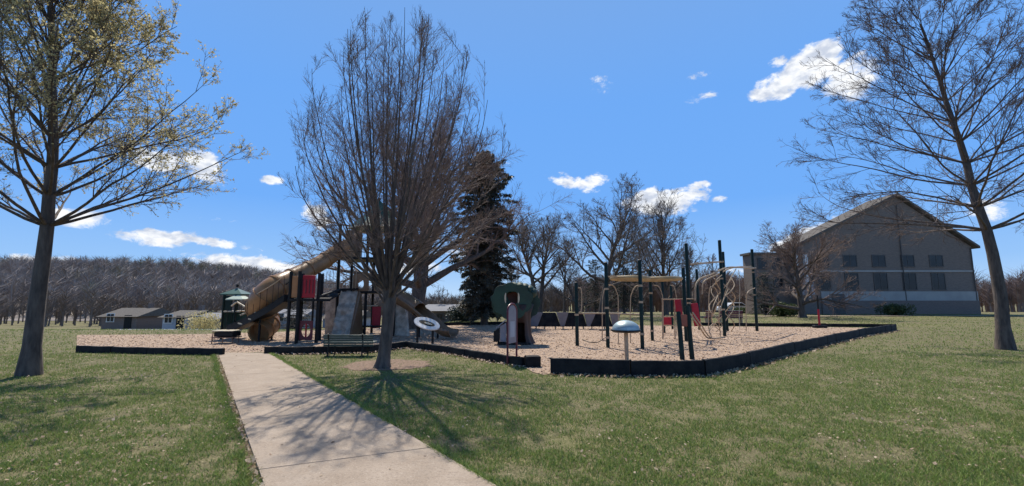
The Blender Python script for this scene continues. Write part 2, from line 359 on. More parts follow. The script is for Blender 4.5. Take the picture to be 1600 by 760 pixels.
# ------------------------------------------------------------ grass blades, chips, leaves
rg = np.random.default_rng(7)
def vnoise(x, y, s, seed=0):
    r_ = np.random.default_rng(seed); tb = r_.random((64, 64)); u = x/s; v = y/s
    i = np.floor(u).astype(int); j = np.floor(v).astype(int); fu = u-i; fv = v-j; fu = fu*fu*(3-2*fu); fv = fv*fv*(3-2*fv)
    g_ = lambda a, b: tb[a % 64, b % 64]
    return (g_(i, j)*(1-fu)+g_(i+1, j)*fu)*(1-fv)+(g_(i, j+1)*(1-fu)+g_(i+1, j+1)*fu)*fv
def blades(name, n, x0, x1, y0, y1, hmin, hmax, wid, far=1.0):
    u = rg.random(n); y = y0*(y1/y0)**u; k = rg.random(n)*2-1; x = k*np.maximum(5.0, y*1.3)
    keep = (x > x0) & (x < x1)
    pn = .35*vnoise(x, y, .5, 1)+.40*vnoise(x, y, .16, 2)+.25*vnoise(x, y, .07, 3)
    keep &= rg.random(n) < np.clip((pn-.22)*3.0, .14, 1)
    keep &= ~inpoly(x, y, mulch_poly) & ~inpoly(x, y, path_poly)
    dd = np.hypot(x-TREE.x, y-TREE.y-.5); keep &= (dd > 1.0+.3*rg.random(n)) | (rg.random(n) < .06)
    x = x[keep]; y = y[keep]; pn = pn[keep]; n = len(x); z = height(x, y)
    h = (hmin+(hmax-hmin)*rg.random(n)**1.6)*(.5+.9*pn); w = wid*(.6+.8*rg.random(n))*(1+y*.10*far); a = rg.random(n)*2*np.pi; l = h*(.25+.9*rg.random(n)); b = rg.random(n)*2*np.pi
    P = np.stack([x, y, z-.004], 1); D = np.stack([np.cos(a)*w/2, np.sin(a)*w/2, np.zeros(n)], 1)
    T = P+np.stack([np.cos(b)*l, np.sin(b)*l, h], 1)
    Vv = np.stack([P-D, P+D, T], 1).reshape(-1, 3); Ff = np.arange(3*n).reshape(-1, 3)
    return npmesh(name, Vv, Ff, m_blade, kind='stuff')
blades('grass', 720000, -26, 26, 1.6, 14.5, .018, .068, .0055, 1.3)
blades('far_grass', 120000, -60, 60, 14.5, 60, .03, .08, .010, 1.0)
def flakes(name, n, poly, bounds, size, m, z0=.014, lift=.02, mask=None, aspect=.35):
    x = bounds[0]+(bounds[1]-bounds[0])*rg.random(n); y = bounds[2]*(bounds[3]/bounds[2])**rg.random(n)
    k = inpoly(x, y, poly) if poly is not None else np.ones(n, bool)
    if mask is not None: k &= mask(x, y)
    x = x[k]; y = y[k]; n = len(x); a = rg.random(n)*2*np.pi; L = size*(.5+rg.random(n)); w = L*aspect*(.6+.8*rg.random(n))
    A = np.stack([np.cos(a)*L/2, np.sin(a)*L/2, (rg.random(n)-.5)*L*.6], 1); B = np.stack([-np.sin(a)*w/2, np.cos(a)*w/2, (rg.random(n)-.5)*w*.9], 1)
    C = np.stack([x, y, height(x, y)+z0+lift*rg.random(n)], 1)
    Vv = np.stack([C-A-B, C+A-B, C+A+B, C-A+B], 1).reshape(-1, 3)
    return npmesh(name, Vv, np.arange(4*n).reshape(-1, 4), m, nside=4, kind='stuff')
flakes('wood_chips', 150000, mulch_poly, (-24, 24, 9, 32), .042, m_chip, lift=.012)
notpath = lambda x, y: ~inpoly(x, y, mulch_poly) & ~inpoly(x, y, path_poly)
flakes('fallen_leaves', 15000, None, (-16, 18, 2, 14), .022, m_leaf_litter, z0=.01, lift=.04, mask=lambda x, y: notpath(x, y) & (vnoise(x, y, 1.3, 5) > .45), aspect=.7)
def along(poly, n, spread, size, name, m):
    seg = [(poly[i], poly[i+1]) for i in range(len(poly)-1)]; L = np.array([(b-a).length for a, b in seg]); idx = rg.choice(len(seg), n, p=L/L.sum()); t = rg.random(n)
    A_ = np.array([[s[0].x, s[0].y] for s in seg]); B_ = np.array([[s[1].x, s[1].y] for s in seg])
    P = A_[idx]+(B_[idx]-A_[idx])*t[:, None]; P = P+rg.normal(0, spread, (n, 2))-np.array([0, spread*1.2])
    x, y = P[:, 0], P[:, 1]; k = ~inpoly(x, y, path_poly); x = x[k]; y = y[k]; n = len(x)
    a = rg.random(n)*2*np.pi; Ls = size*(.5+rg.random(n)); w = Ls*.6
    A = np.stack([np.cos(a)*Ls/2, np.sin(a)*Ls/2, (rg.random(n)-.5)*Ls*.8], 1); B = np.stack([-np.sin(a)*w/2, np.cos(a)*w/2, (rg.random(n)-.5)*w], 1)
    C = np.stack([x, y, .012+.035*rg.random(n)], 1); Vv = np.stack([C-A-B, C+A-B, C+A+B, C-A+B], 1).reshape(-1, 3)
    return npmesh(name, Vv, np.arange(4*n).reshape(-1, 4), m, nside=4, kind='stuff')
def tufts(name, a, b, n, side, spread=.05):
    t = rg.random(n); x = a.x+(b.x-a.x)*t; y = a.y+(b.y-a.y)*t; o = np.abs(rg.normal(0, spread, n)); keep = vnoise(t*60, t*0, 1.0, 9) > .35; x = x+side*o*.83; y = y+side*o*.56
    x, y = x[keep], y[keep]; n = len(x); h = .03+.06*rg.random(n); w = .004*(1+y*.12); a_ = rg.random(n)*2*np.pi; l = h*(.3+rg.random(n)); b_ = rg.random(n)*2*np.pi
    P = np.stack([x, y, np.zeros(n)], 1); D = np.stack([np.cos(a_)*w, np.sin(a_)*w, np.zeros(n)], 1); T = P+np.stack([np.cos(b_)*l-side*.02, np.sin(b_)*l, h], 1)
    return npmesh(name, np.stack([P-D, P+D, T], 1).reshape(-1, 3), np.arange(3*n).reshape(-1, 3), m_blade, kind='stuff')
tufts('edge_grass', pathR(-.3), pathR(1.0), 11000, 1, .04)
tufts('edge_grass', pathL(-.3)+Vector((-.07, -.04, 0)), pathL(1.0)+Vector((-.07, -.04, 0)), 3500, -1, .05)
flakes('path_leaves', 900, path_poly, (-10, 2, 2, 14), .022, m_leaf_litter, z0=.038, lift=.004, aspect=.6)
along([pathL(-.6), pathL(.95)], 1300, .035, .032, 'path_edge_litter', m_leaf_litter)
along(E_right+[], 2600, .10, .05, 'border_litter', m_leaf_litter)
along(E_mid+[], 1200, .10, .045, 'mulch_spill', m_chip)

# ------------------------------------------------------------ tree generator
def tubes(branches, sides):
    """branches: list of (pts (n,3), radii (n)); batched by n -> V, F quads"""
    Vs, Fs, base = [], [], 0; by = {}
    for p, r in branches: by.setdefault(len(p), []).append((p, r))
    for n, bl in by.items():
        P = np.array([b[0] for b in bl]); Rr = np.array([b[1] for b in bl]); B = len(bl)
        T = np.gradient(P, axis=1); T /= np.linalg.norm(T, axis=2, keepdims=True)+1e-9
        main = P[:, -1]-P[:, 0]; main /= np.linalg.norm(main, axis=1, keepdims=True)+1e-9
        ref = np.where(np.abs(main[:, 2:3]) > .8, np.array([[1., .1, 0]]), np.array([[0., .1, 1.]]))
        U = np.cross(T, ref[:, None, :]); U /= np.linalg.norm(U, axis=2, keepdims=True)+1e-9; Q = np.cross(T, U)
        ang = np.arange(sides)*2*np.pi/sides
        Vv = P[:, :, None, :]+(U[:, :, None, :]*np.cos(ang)[None, None, :, None]+Q[:, :, None, :]*np.sin(ang)[None, None, :, None])*Rr[:, :, None, None]
        b_ = np.arange(B)[:, None, None]*n*sides; i_ = np.arange(n-1)[None, :, None]*sides; j_ = np.arange(sides)[None, None, :]; j2 = (j_+1) % sides
        q = np.stack(np.broadcast_arrays(b_+i_+j_, b_+i_+j2, b_+i_+sides+j2, b_+i_+sides+j_), -1).reshape(-1, 4)
        Vs.append(Vv.reshape(-1, 3)); Fs.append(q+base); base += B*n*sides
    return np.concatenate(Vs), np.concatenate(Fs)
def unit(v): return v/(np.linalg.norm(v)+1e-9)
def curve(r_, p, d, L, n, r0, r1, up, wob, tgt=np.array([0, 0, 1.])):
    pts = [p]; d = unit(d); st = L/(n-1)
    for i in range(n-1):
        d = unit(d+tgt*up/(n-1)+r_.normal(0, wob, 3)); p = p+d*st; pts.append(p)
    return np.array(pts), np.linspace(r0, r1, n)**1.0
def perp_dir(r_, d, ang):
    a = unit(np.cross(d, r_.normal(0, 1, 3))); return unit(d*math.cos(ang)+a*math.sin(ang))
def spawn(r_, parents, spec, out, env=None):
    """spec per level: n, ang(lo,hi), len(lo,hi), t(lo,hi), up, wob, npts, rmin"""
    cur = parents
    for lv, s in enumerate(spec):
        nxt = []
        for pts, rad, L in cur:
            k = s['n']; k = int(k)+(r_.random() < k-int(k)); n = len(pts)
            for _ in range(k):
                t = s['t'][0]+(s['t'][1]-s['t'][0])*r_.random(); f = t*(n-1); i = min(int(f), n-2); u = f-i
                p = pts[i]*(1-u)+pts[i+1]*u; r0 = (rad[i]*(1-u)+rad[i+1]*u)*s.get('rr', .6); d = unit(pts[i+1]-pts[i])
                l = L*r_.uniform(*s['len'])*(1.15-.45*t)
                c, rr = curve(r_, p, perp_dir(r_, d, r_.uniform(*s['ang'])), l, s['pts'], max(r0, s['rmin']), s['rmin']*.6, s['up'], s['wob'])
                if env is not None and env(c[-1]) > 1.06:
                    l *= .5; c, rr = curve(r_, p, unit(d+np.array([0, 0, .5])), l, s['pts'], max(r0, s['rmin']), s['rmin']*.6, s['up'], s['wob'])
                    if env(c[-1]) > 1.12 and r_.random() < .7: continue
                nxt.append((c, rr, l))
        out.append([(c, rr) for c, rr, l in nxt]); cur = nxt
    return out
def finish_tree(name, base, label, cat, group, limbs, levels, mtw, mbk=None, split=1, buds=None, bud_m=None, bud_name='buds'):
    t = thing(name, base, label, cat, group)
    V_, F_ = tubes(limbs, 9); npmesh('trunk', V_, F_, mbk or m_bark, t, 4, True)
    allV, allF, b = [], [], 0
    for i, lv in enumerate(levels):
        if not lv: continue
        v, f = tubes(lv, 5 if i < split else 3); allV.append(v); allF.append(f+b); b += len(v)
    npmesh('crown', np.concatenate(allV), np.concatenate(allF), mtw, t, 4, True)
    if buds is not None:
        npmesh(bud_name, buds[0], buds[1], bud_m, t, buds[1].shape[1])
    return t

def hero_tree():
    r_ = np.random.default_rng(21); b = np.array([TREE.x, TREE.y, 0.]); limbs = []
    n = 14; tr = []
    for i in range(n):
        z = 2.15*i/(n-1); tr.append(b+np.array([.07*math.sin(z*1.1)+.06*z*.4, .02*z, z-.03]))
    tr = np.array(tr); rad = np.interp(tr[:, 2], [0, .08, .3, 1.2, 1.7, 2.15], [.235, .185, .155, .145, .165, .15])
    limbs.append((tr, rad)); parents = []
    ax = np.array([TREE.x+.30, TREE.y+.05])
    ez = [1.9, 2.4, 3.1, 4.0, 5.0, 6.0, 7.0, 8.0, 8.8, 9.3]; er = [1.0, 1.85, 2.35, 2.65, 2.75, 2.65, 2.35, 1.75, 1.05, .3]
    def env(p): return math.hypot(p[0]-ax[0], p[1]-ax[1])/np.interp(p[2], ez, er) if p[2] < 9.35 else 9
    NL = 46
    for i in range(NL):
        a = i*2.39996+.3; q = (i+.5)/NL; zt = 9.0-5.5*q**1.45+r_.uniform(-.3, .3)
        rt = np.interp(zt, ez, er)*r_.uniform(.82, .97)*(.85 if q < .2 else 1)
        z0 = 1.65+.55*r_.random()-(.12 if q > .7 else 0); t = min(z0/2.15, .999)*(n-1); k = int(t); p = tr[k]+np.array([math.cos(a), math.sin(a), 0])*.06
        e = np.array([ax[0]+rt*math.cos(a), ax[1]+rt*math.sin(a), zt]); L = np.linalg.norm(e-p); oc = np.array([math.cos(a), math.sin(a), 0])
        m1 = p+np.array([0, 0, 1])*L*.26+oc*rt*(.34+.10*q); m2 = e-np.array([0, 0, 1])*L*(.36-.12*q)-oc*rt*.04
        u = np.linspace(0, 1, 15)[:, None]; c = p*(1-u)**3+3*m1*u*(1-u)**2+3*m2*u*u*(1-u)+e*u**3
        c[1:] += np.cumsum(r_.normal(0, .013, (14, 3)), 0)
        r0_ = (.060-.026*q) if i % 2 == 0 else (.036-.010*q)
        rr = .0055+(r0_-.0055)*(1-np.linspace(0, 1, 15))**1.25
        limbs.append((c, rr)); parents.append((c, rr, L))
    for i in range(16):
        a = i*2*math.pi/16+r_.random()*.4; zt = r_.uniform(2.5, 3.9); z0 = r_.uniform(1.9, 2.7); rt = np.interp(zt, ez, er)*r_.uniform(.9, 1.15)
        p = b+np.array([.05, 0, z0]); e = np.array([ax[0]+rt*math.cos(a), ax[1]+rt*math.sin(a), zt]); L = np.linalg.norm(e-p)
        m1 = p+(e-p)*.35+np.array([0, 0, .30]); u = np.linspace(0, 1, 10)[:, None]; c = p*(1-u)**2+2*m1*u*(1-u)+e*u*u; c[1:] += np.cumsum(r_.normal(0, .015, (9, 3)), 0)
        rr = np.linspace(.017, .0045, 10); limbs.append((c, rr)); parents.append((c, rr, L))
    spec = [dict(n=7.8, ang=(R(20), R(46)), len=(.16, .30), t=(.28, .99), up=.30, wob=.05, pts=6, rmin=.0050, rr=.42),
            dict(n=7, ang=(R(18), R(42)), len=(.28, .52), t=(.12, .98), up=.28, wob=.06, pts=5, rmin=.0040, rr=.55),
            dict(n=6, ang=(R(20), R(50)), len=(.38, .72), t=(.2, 1), up=.18, wob=.08, pts=4, rmin=.0030, rr=.6)]
    lv = spawn(r_, parents, spec, [], env)
    return finish_tree('bare_tree', TREE, 'large bare vase-shaped tree on the lawn, in front of the play tower', 'tree', None, limbs, lv, m_twig_warm)
hero_tree()

def bare_tree(name, base, H, spread, label, seed, mtw=None, forkz=.3, r0=.22, nl=8, up=.35, dens=1.0, lean=(0, 0), group='bare trees behind the playground', twist=.06, twmin=.010, pol=(8, 55), double=False):
    r_ = np.random.default_rng(seed); b = np.array([base.x, base.y, hz(base.x, base.y) if base.z == 0 else base.z]); limbs = []; parents = []
    zf = H*forkz; n = 9
    trunks = [(-.12, 0), (.14, .1)] if double else [(0, 0)]
    for (dx, dy) in trunks:
        d0 = np.array([lean[0]+dx, lean[1]+dy, 1.])
        tr, rad = curve(r_, b-np.array([0, 0, .05]), d0, H*.82, n*2, r0, r0*.12, .1, twist*.6)
        rad[0] *= 1.35; limbs.append((tr, rad)); parents.append((tr[n//2:], rad[n//2:], H*.5))
        for i in range(nl):
            q = (i+r_.random()*.6)/nl; t = (forkz+(.9-forkz)*q)/1.0*(2*n-1)*.95; k = min(int(t), 2*n-2); p = tr[k]
            a = i*2.4+r_.random(); pl = R(pol[1]+(pol[0]-pol[1])*q); d = np.array([math.sin(pl)*math.cos(a), math.sin(pl)*math.sin(a), math.cos(pl)])
            L = spread*(1.15-.55*q)*r_.uniform(.85, 1.15)
            c, rr = curve(r_, p, d, L, 10, rad[k]*.6, .012, up, twist*1.6); limbs.append((c, rr)); parents.append((c, rr, L))
    dens *= 1.28
    spec = [dict(n=6*dens, ang=(R(22), R(55)), len=(.30, .55), t=(.2, .98), up=.22, wob=.10, pts=6, rmin=twmin*1.5, rr=.6),
            dict(n=5*dens, ang=(R(25), R(60)), len=(.30, .55), t=(.15, 1), up=.15, wob=.12, pts=5, rmin=twmin, rr=.6),
            dict(n=4*dens, ang=(R(25), R(60)), len=(.35, .6), t=(.2, 1), up=.1, wob=.14, pts=4, rmin=twmin*.75, rr=.6)]
    lv = spawn(r_, parents, spec, [])
    return finish_tree(name, Vector(b), label, 'tree', group, limbs, lv, mtw or m_twig_far)
def GT(px, Y, dz=0): w = W(px, 470, Y); return Vector((w.x, Y, 0))
def TH(py, Y): return ZH(py, Y)

# thick trunk behind the play structure
bare_tree('bare_tree', GT(648, 27), 12.8, 7.4, 'thick-trunked old bare tree behind the play tower with pale wide limbs', 5, m_twig_red, .24, .50, 22, .32, 1.45, (.14, 0), twist=.07, pol=(20, 72), twmin=.0085)
bare_tree('bare_tree', GT(842, 50), TH(318, 50), 5.6, 'double-trunked bare tree right of the tall conifer', 11, None, .35, .32, 10, .45, 1.15, (-.04, 0), pol=(12, 58), double=True, twmin=.013)
bare_tree('bare_tree', GT(940, 46), TH(272, 46), 7.4, 'tallest bare tree beyond the black climbing posts with crooked limbs', 13, None, .25, .36, 14, .3, 1.25, (-.03, 0), twist=.09, pol=(15, 70), twmin=.013)
bare_tree('bare_tree', GT(1040, 52), TH(298, 52), 6.6, 'upright fan-shaped bare tree beneath the middle cloud', 17, None, .16, .26, 18, .45, 1.25, (0, 0), pol=(10, 50), twmin=.012)
bare_tree('bare_tree', GT(1112, 62), TH(378, 62), 2.6, 'small reddish bare tree framed between the tall climbing posts', 19, m_twig_red, .2, .14, 8, .4, 1.0, pol=(10, 50), twmin=.014)
bare_tree('bare_tree', GT(690, 44), TH(435, 44), 1.5, 'thin young bare tree left of the tall conifer', 23, None, .3, .07, 6, .3, .8, pol=(15, 60), twmin=.010)
bare_tree('bare_tree', GT(1252, 44), TH(356, 44), 5.6, 'low spreading reddish bare tree before the grey brick building', 29, m_twig_red, .12, .34, 15, .2, 1.3, pol=(18, 66), twmin=.012, twist=.10)
bare_tree('bare_tree', GT(905, 48), TH(400, 48), 3.2, 'low leaning bare tree beyond the grey and black low wall', 31, None, .2, .2, 7, .2, 1.0, (-.25, 0), pol=(15, 70), twmin=.012)
bare_tree('bare_tree', GT(752, 34), TH(430, 34), 1.6, 'slender bare sapling at the foot of the tall conifer', 37, None, .25, .06, 7, .3, .9, pol=(15, 55), twmin=.008)
bare_tree('bare_tree', GT(1165, 66), TH(428, 66), 2.8, 'small bare tree left of the grey brick building', 41, m_twig_red, .2, .14, 8, .3, 1.0, pol=(15, 60), twmin=.014)

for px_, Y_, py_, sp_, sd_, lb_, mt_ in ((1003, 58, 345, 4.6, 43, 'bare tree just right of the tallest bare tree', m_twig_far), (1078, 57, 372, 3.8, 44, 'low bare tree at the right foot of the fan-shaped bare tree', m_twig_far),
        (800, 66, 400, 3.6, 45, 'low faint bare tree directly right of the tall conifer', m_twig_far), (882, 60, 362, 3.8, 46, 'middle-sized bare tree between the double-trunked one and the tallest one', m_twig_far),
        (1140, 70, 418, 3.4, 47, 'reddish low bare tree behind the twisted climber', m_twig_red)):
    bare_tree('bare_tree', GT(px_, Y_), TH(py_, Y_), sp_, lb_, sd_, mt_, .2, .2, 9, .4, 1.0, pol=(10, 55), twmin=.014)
# right edge: big tree whose branches reach in from the right
def edge_tree(px, Y, H, label, seed, buds=False, sp=4.6, r0=.2, zl=4):
    r_ = np.random.default_rng(seed); base = GT(px, Y); b = np.array([base.x, Y, 0.]); limbs = []; parents = []
    tr, rad = curve(r_, b-np.array([0, 0, .05]), np.array([0, 0, 1.]), H*.9, 16, r0, .03, .1, .035); rad[0] *= 1.4; limbs.append((tr, rad)); parents.append((tr[7:], rad[7:], H*.5))
    nl = 84 if buds else 70
    for i in range(nl):
        q = i/nl; k = zl+int(q*(15-zl)); a = i*2.4+.4; pl = R((66 if buds else 78)-44*q); L = (sp-sp*.5*q)*r_.uniform(.85, 1.1)
        d = np.array([math.sin(pl)*math.cos(a), math.sin(pl)*math.sin(a), math.cos(pl)])
        c, rr = curve(r_, tr[k], d, L, 11, rad[k]*.30, .006, .22 if buds else .08, .06); limbs.append((c, rr)); parents.append((c, rr, L))
    tk = 1.0 if buds else 1.5
    spec = [dict(n=10, ang=(R(20), R(48)), len=(.22, .36), t=(.3, .98), up=.12, wob=.08, pts=6, rmin=.006*tk, rr=.5),
            dict(n=7, ang=(R(22), R(52)), len=(.28, .50), t=(.15, 1), up=.10, wob=.11, pts=5, rmin=.004*tk, rr=.55),
            dict(n=5, ang=(R(25), R(55)), len=(.32, .6), t=(.2, 1), up=.05, wob=.12, pts=4, rmin=.003*tk, rr=.6)]
    lv = spawn(r_, parents, spec, []); bud = None
    if buds:
        ends = np.concatenate([np.array([c[j] for c, _ in lv[2]]) for j in (1, 2, 3)]+[np.array([c[j] for c, _ in lv[1]]) for j in (2, 3, 4)])
        ends = ends[r_.random(len(ends)) < np.clip((ends[:, 2]-2.6)/5, .25, .9)]; m_ = len(ends); ends = ends+r_.normal(0, .012, ends.shape)
        A = r_.normal(0, 1, (m_, 3)); A /= np.linalg.norm(A, axis=1, keepdims=True); B = np.cross(A, r_.normal(0, 1, (m_, 3))); B /= np.linalg.norm(B, axis=1, keepdims=True)
        s = (.016+.020*r_.random(m_))[:, None]; Vv = np.stack([ends-A*s, ends+B*s*.6, ends+A*s, ends-B*s*.6], 1).reshape(-1, 3); bud = (Vv, np.arange(4*m_).reshape(-1, 4))
    return finish_tree('budding_tree' if buds else 'bare_tree', Vector(b), label, 'tree', None, limbs, lv, m_twig, buds=bud, bud_m=m_bud)
edge_tree(1562, 15.5, 13.5, 'big bare tree at the right whose branches cross the large white cloud', 51, sp=6.1, zl=5)
edge_tree(60, 10.2, 11.0, 'tree with pale green spring buds at the left edge of the lawn', 52, True, sp=4.15, r0=.17, zl=5)

# conifers
def conifer(base, H, Rm, label, seed, low=.06, n=170, name='conifer', m=None, irr=.35, prof=1.15):
    r_ = np.random.default_rng(seed); b = np.array([base.x, base.y, hz(base.x, base.y)]); t = thing(name, Vector(b), label, 'tree')
    tr, rad = curve(r_, b-np.array([0, 0, .05]), np.array([0, 0, 1.]), H*.98, 12, H*.022, .02, .1, .01)
    V_, F_ = tubes([(tr, rad)], 8); npmesh('trunk', V_, F_, m_bark, t, 4, True)
    brs = []; tri = []
    for i in range(n):
        q = low+(1-low)*(i+r_.random())/n; a = i*2.4+r_.random()*.5; z = H*q
        L = Rm*(min(1, (1-q)*prof)**.45*(.95 if prof < 3 else .95-.25*abs(q-.45))+.05)*r_.uniform(1-irr, 1.12); d = np.array([math.cos(a), math.sin(a), .12])
        c, rr = curve(r_, b+np.array([0, 0, z]), d, L, 7, .03*(1-q)+.012, .006, -.45 if q < .75 else .15, .06); brs.append((c, rr))
        m_ = int(26+150*L/Rm*min(1, Rm/2)); u = r_.random(m_)**.7; f = u*6; k = np.minimum(f.astype(int), 5); fr = (f-k)[:, None]
        P = c[k]*(1-fr)+c[k+1]*fr; side = np.array([-math.sin(a), math.cos(a), 0]); w = r_.normal(0, 1, m_)[:, None]*.26*L*(1.1-u[:, None])*.55
        P = P+side*w; P[:, 2] -= np.abs(r_.normal(0, .10, m_))+np.abs(w[:, 0])*.2
        tri.append(P)
    P = np.concatenate(tri); m_ = len(P); A = r_.normal(0, 1, (m_, 3)); A[:, 2] = -np.abs(A[:, 2])*.9; A /= np.linalg.norm(A, axis=1, keepdims=True)
    B = np.cross(A, r_.normal(0, 1, (m_, 3))); B /= np.linalg.norm(B, axis=1, keepdims=True); s = (.09+.13*r_.random(m_))[:, None]*H/11.
    Vv = np.stack([P-B*s*.28, P+B*s*.28, P+A*s*1.3], 1).reshape(-1, 3)
    V_, F_ = tubes(brs, 4); npmesh('branches', V_, F_, m_bark, t, 4)
    npmesh('crown', Vv, np.arange(3*m_).reshape(-1, 3), m or m_needle, t, 3)
    return t
conifer(GT(757, 31), TH(238, 31), 2.3, 'tall dark conifer standing behind the play area, the highest evergreen', 61, n=300, prof=6, irr=.55, m=m_needle2)
conifer(GT(975, 56), TH(392, 56), 3.3, 'dark broad evergreen behind the tallest bare tree', 62, n=120, low=.1)
conifer(GT(930, 60), TH(405, 60), 3.0, 'narrow dark evergreen left behind the tallest bare tree', 63, n=90, low=.1)
conifer(GT(466, 34), TH(440, 34), 1.7, 'dark green evergreen seen under the upper deck behind the red panels', 64, n=70, low=.02)
conifer(GT(1195, 54), TH(425, 54), 2.2, 'dark evergreen against the wall of the grey brick building', 65, n=90, low=.02)
conifer(GT(735, 40), TH(462, 40), 2.0, 'low bushy evergreen behind the tall conifer', 66, n=70, low=.02)

def shrub(base, rx, rz_, label, seed, n=5000, name='shrub', m=None, ls=.07):
    r_ = np.random.default_rng(seed); z0 = hz(base.x, base.y); t = thing(name, (base.x, base.y, z0), label, 'shrub')
    lobes = [(r_.normal(0, .42, 2)*rx, r_.uniform(.45, .8)) for _ in range(9)]; Ps = []
    for (o, s) in lobes:
        k = n//9; d = r_.normal(0, 1, (k, 3)); d /= np.linalg.norm(d, axis=1, keepdims=True); rr = (r_.random(k)**.35)[:, None]*s*r_.uniform(.85, 1.1, (k, 1))
        Ps.append(np.array([base.x+o[0], base.y+o[1], z0+rz_*.45])+d*rr*np.array([rx*.8, rx*.8, rz_*.72]))
    P = np.concatenate(Ps); P = P[P[:, 2] > z0]; m_ = len(P); A = r_.normal(0, 1, (m_, 3)); A /= np.linalg.norm(A, axis=1, keepdims=True); B = np.cross(A, r_.normal(0, 1, (m_, 3))); B /= np.linalg.norm(B, axis=1, keepdims=True)
    s = ls*(.6+.8*r_.random(m_))[:, None]; Vv = np.stack([P-A*s, P+B*s*.6, P+A*s, P-B*s*.6], 1).reshape(-1, 3)
    npmesh('crown', Vv, np.arange(4*m_).reshape(-1, 4), m or m_shrub, t, 4)
    st = [curve(r_, np.array([base.x, base.y, z0-.03]), np.array([r_.normal(0, .5), r_.normal(0, .5), 1]), rz_*.8, 5, .03, .008, .1, .08) for _ in range(7)]
    V_, F_ = tubes(st, 4); npmesh('stems', V_, F_, m_bark, t, 4); return t
shrub(GT(1224, 47), 1.25, 1.5, 'rounded green shrub at the left foot of the low spreading tree', 71)
shrub(GT(1160, 62), 1.1, .9, 'small clipped dark shrub on the far lawn', 72, n=2500)
shrub(GT(1204, 52), 1.0, 1.7, 'dark green shrub against the left corner of the grey brick building', 73, m=m_needle)
shrub(GT(722, 36.5), 1.5, 1.35, 'dark rounded hedge bush before the long low building', 74, n=6000, m=m_needle)
shrub(GT(320, 40), 1.6, 2.6, 'olive budding bush behind the small green playhouse', 75, n=4000, m=m_bud, ls=.06)
shrub(GT(1395, 50), 1.4, 1.4, 'green shrub along the front of the right brick wing', 76)

# ------------------------------------------------------------ far woods (stuff)
def wood(name, pts, hmin, hmax, seed, m, per=34, wt=.05):
    r_ = np.random.default_rng(seed); T_ = []
    x, y = pts[:, 0], pts[:, 1]; z = height(x, y); n = len(x); h = hmin+(hmax-hmin)*r_.random(n)
    P = np.repeat(np.stack([x, y, z], 1), per, 0); Hh = np.repeat(h, per); m_ = len(P)
    u = r_.random(m_); u[::per] = 0; S = P.copy(); S[:, 2] += Hh*(.15+.6*u); S[::per, 2] = P[::per, 2]-.2
    a = r_.random(m_)*2*np.pi; sp = .30*Hh*(.4+.8*r_.random(m_)); E = S+np.stack([np.cos(a)*sp, np.sin(a)*sp, Hh*(.22+.25*r_.random(m_))*(1.15-.7*u)], 1)
    E[::per] = P[::per]+np.stack([r_.normal(0, .3, n), r_.normal(0, .3, n), h*.95], 1)
    w = np.full(m_, wt)*(.5+r_.random(m_)); w[::per] = wt*3.2
    D = np.stack([w, np.zeros(m_), np.zeros(m_)], 1)
    Vv = np.stack([S-D, S+D, E], 1).reshape(-1, 3)
    D2 = np.stack([w*.7, w*.7, np.zeros(m_)], 1); 
    return npmesh(name, Vv, np.arange(3*m_).reshape(-1, 3), m, kind='stuff')
hill_n = 4200
hx = -62-300*rg.random(hill_n)**1.1; hy = 125+170*rg.random(hill_n)
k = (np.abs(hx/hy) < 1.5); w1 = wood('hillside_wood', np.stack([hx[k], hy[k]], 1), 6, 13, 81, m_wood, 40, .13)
w1['label'] = 'leafless grey-brown wood covering the hillside on the left'; 
# litter-covered hill surface under the wood, its colour paled for distance haze
hxg = np.linspace(-420, -40, 60); hyg = np.linspace(112, 330, 40); XX, YY = np.meshgrid(hxg, hyg); V = np.stack([XX, YY, height(XX, YY)+.15], -1).reshape(-1, 3); nx = 60
ii = (np.arange(39)[:, None]*nx+np.arange(59)[None, :]).ravel(); npmesh('hill', V, np.stack([ii, ii+1, ii+nx+1, ii+nx], 1), m_hedge, nside=4, smooth=True, kind='structure')
fx = []; 
for px0, px1, Y0, Y1, n_ in ((560, 900, 95, 150, 520), (900, 1330, 85, 130, 620), (1300, 1800, 80, 130, 380), (-200, 560, 75, 110, 260)):
    yy = Y0+(Y1-Y0)*rg.random(n_); px = px0+(px1-px0)*rg.random(n_); fx.append(np.stack([(px-800)/720*yy, yy], 1))
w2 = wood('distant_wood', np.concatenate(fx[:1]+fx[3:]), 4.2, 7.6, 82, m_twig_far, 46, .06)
w3 = wood('distant_wood', np.concatenate(fx[1:3]), 5.5, 9.5, 83, m_twig_red, 60, .06)

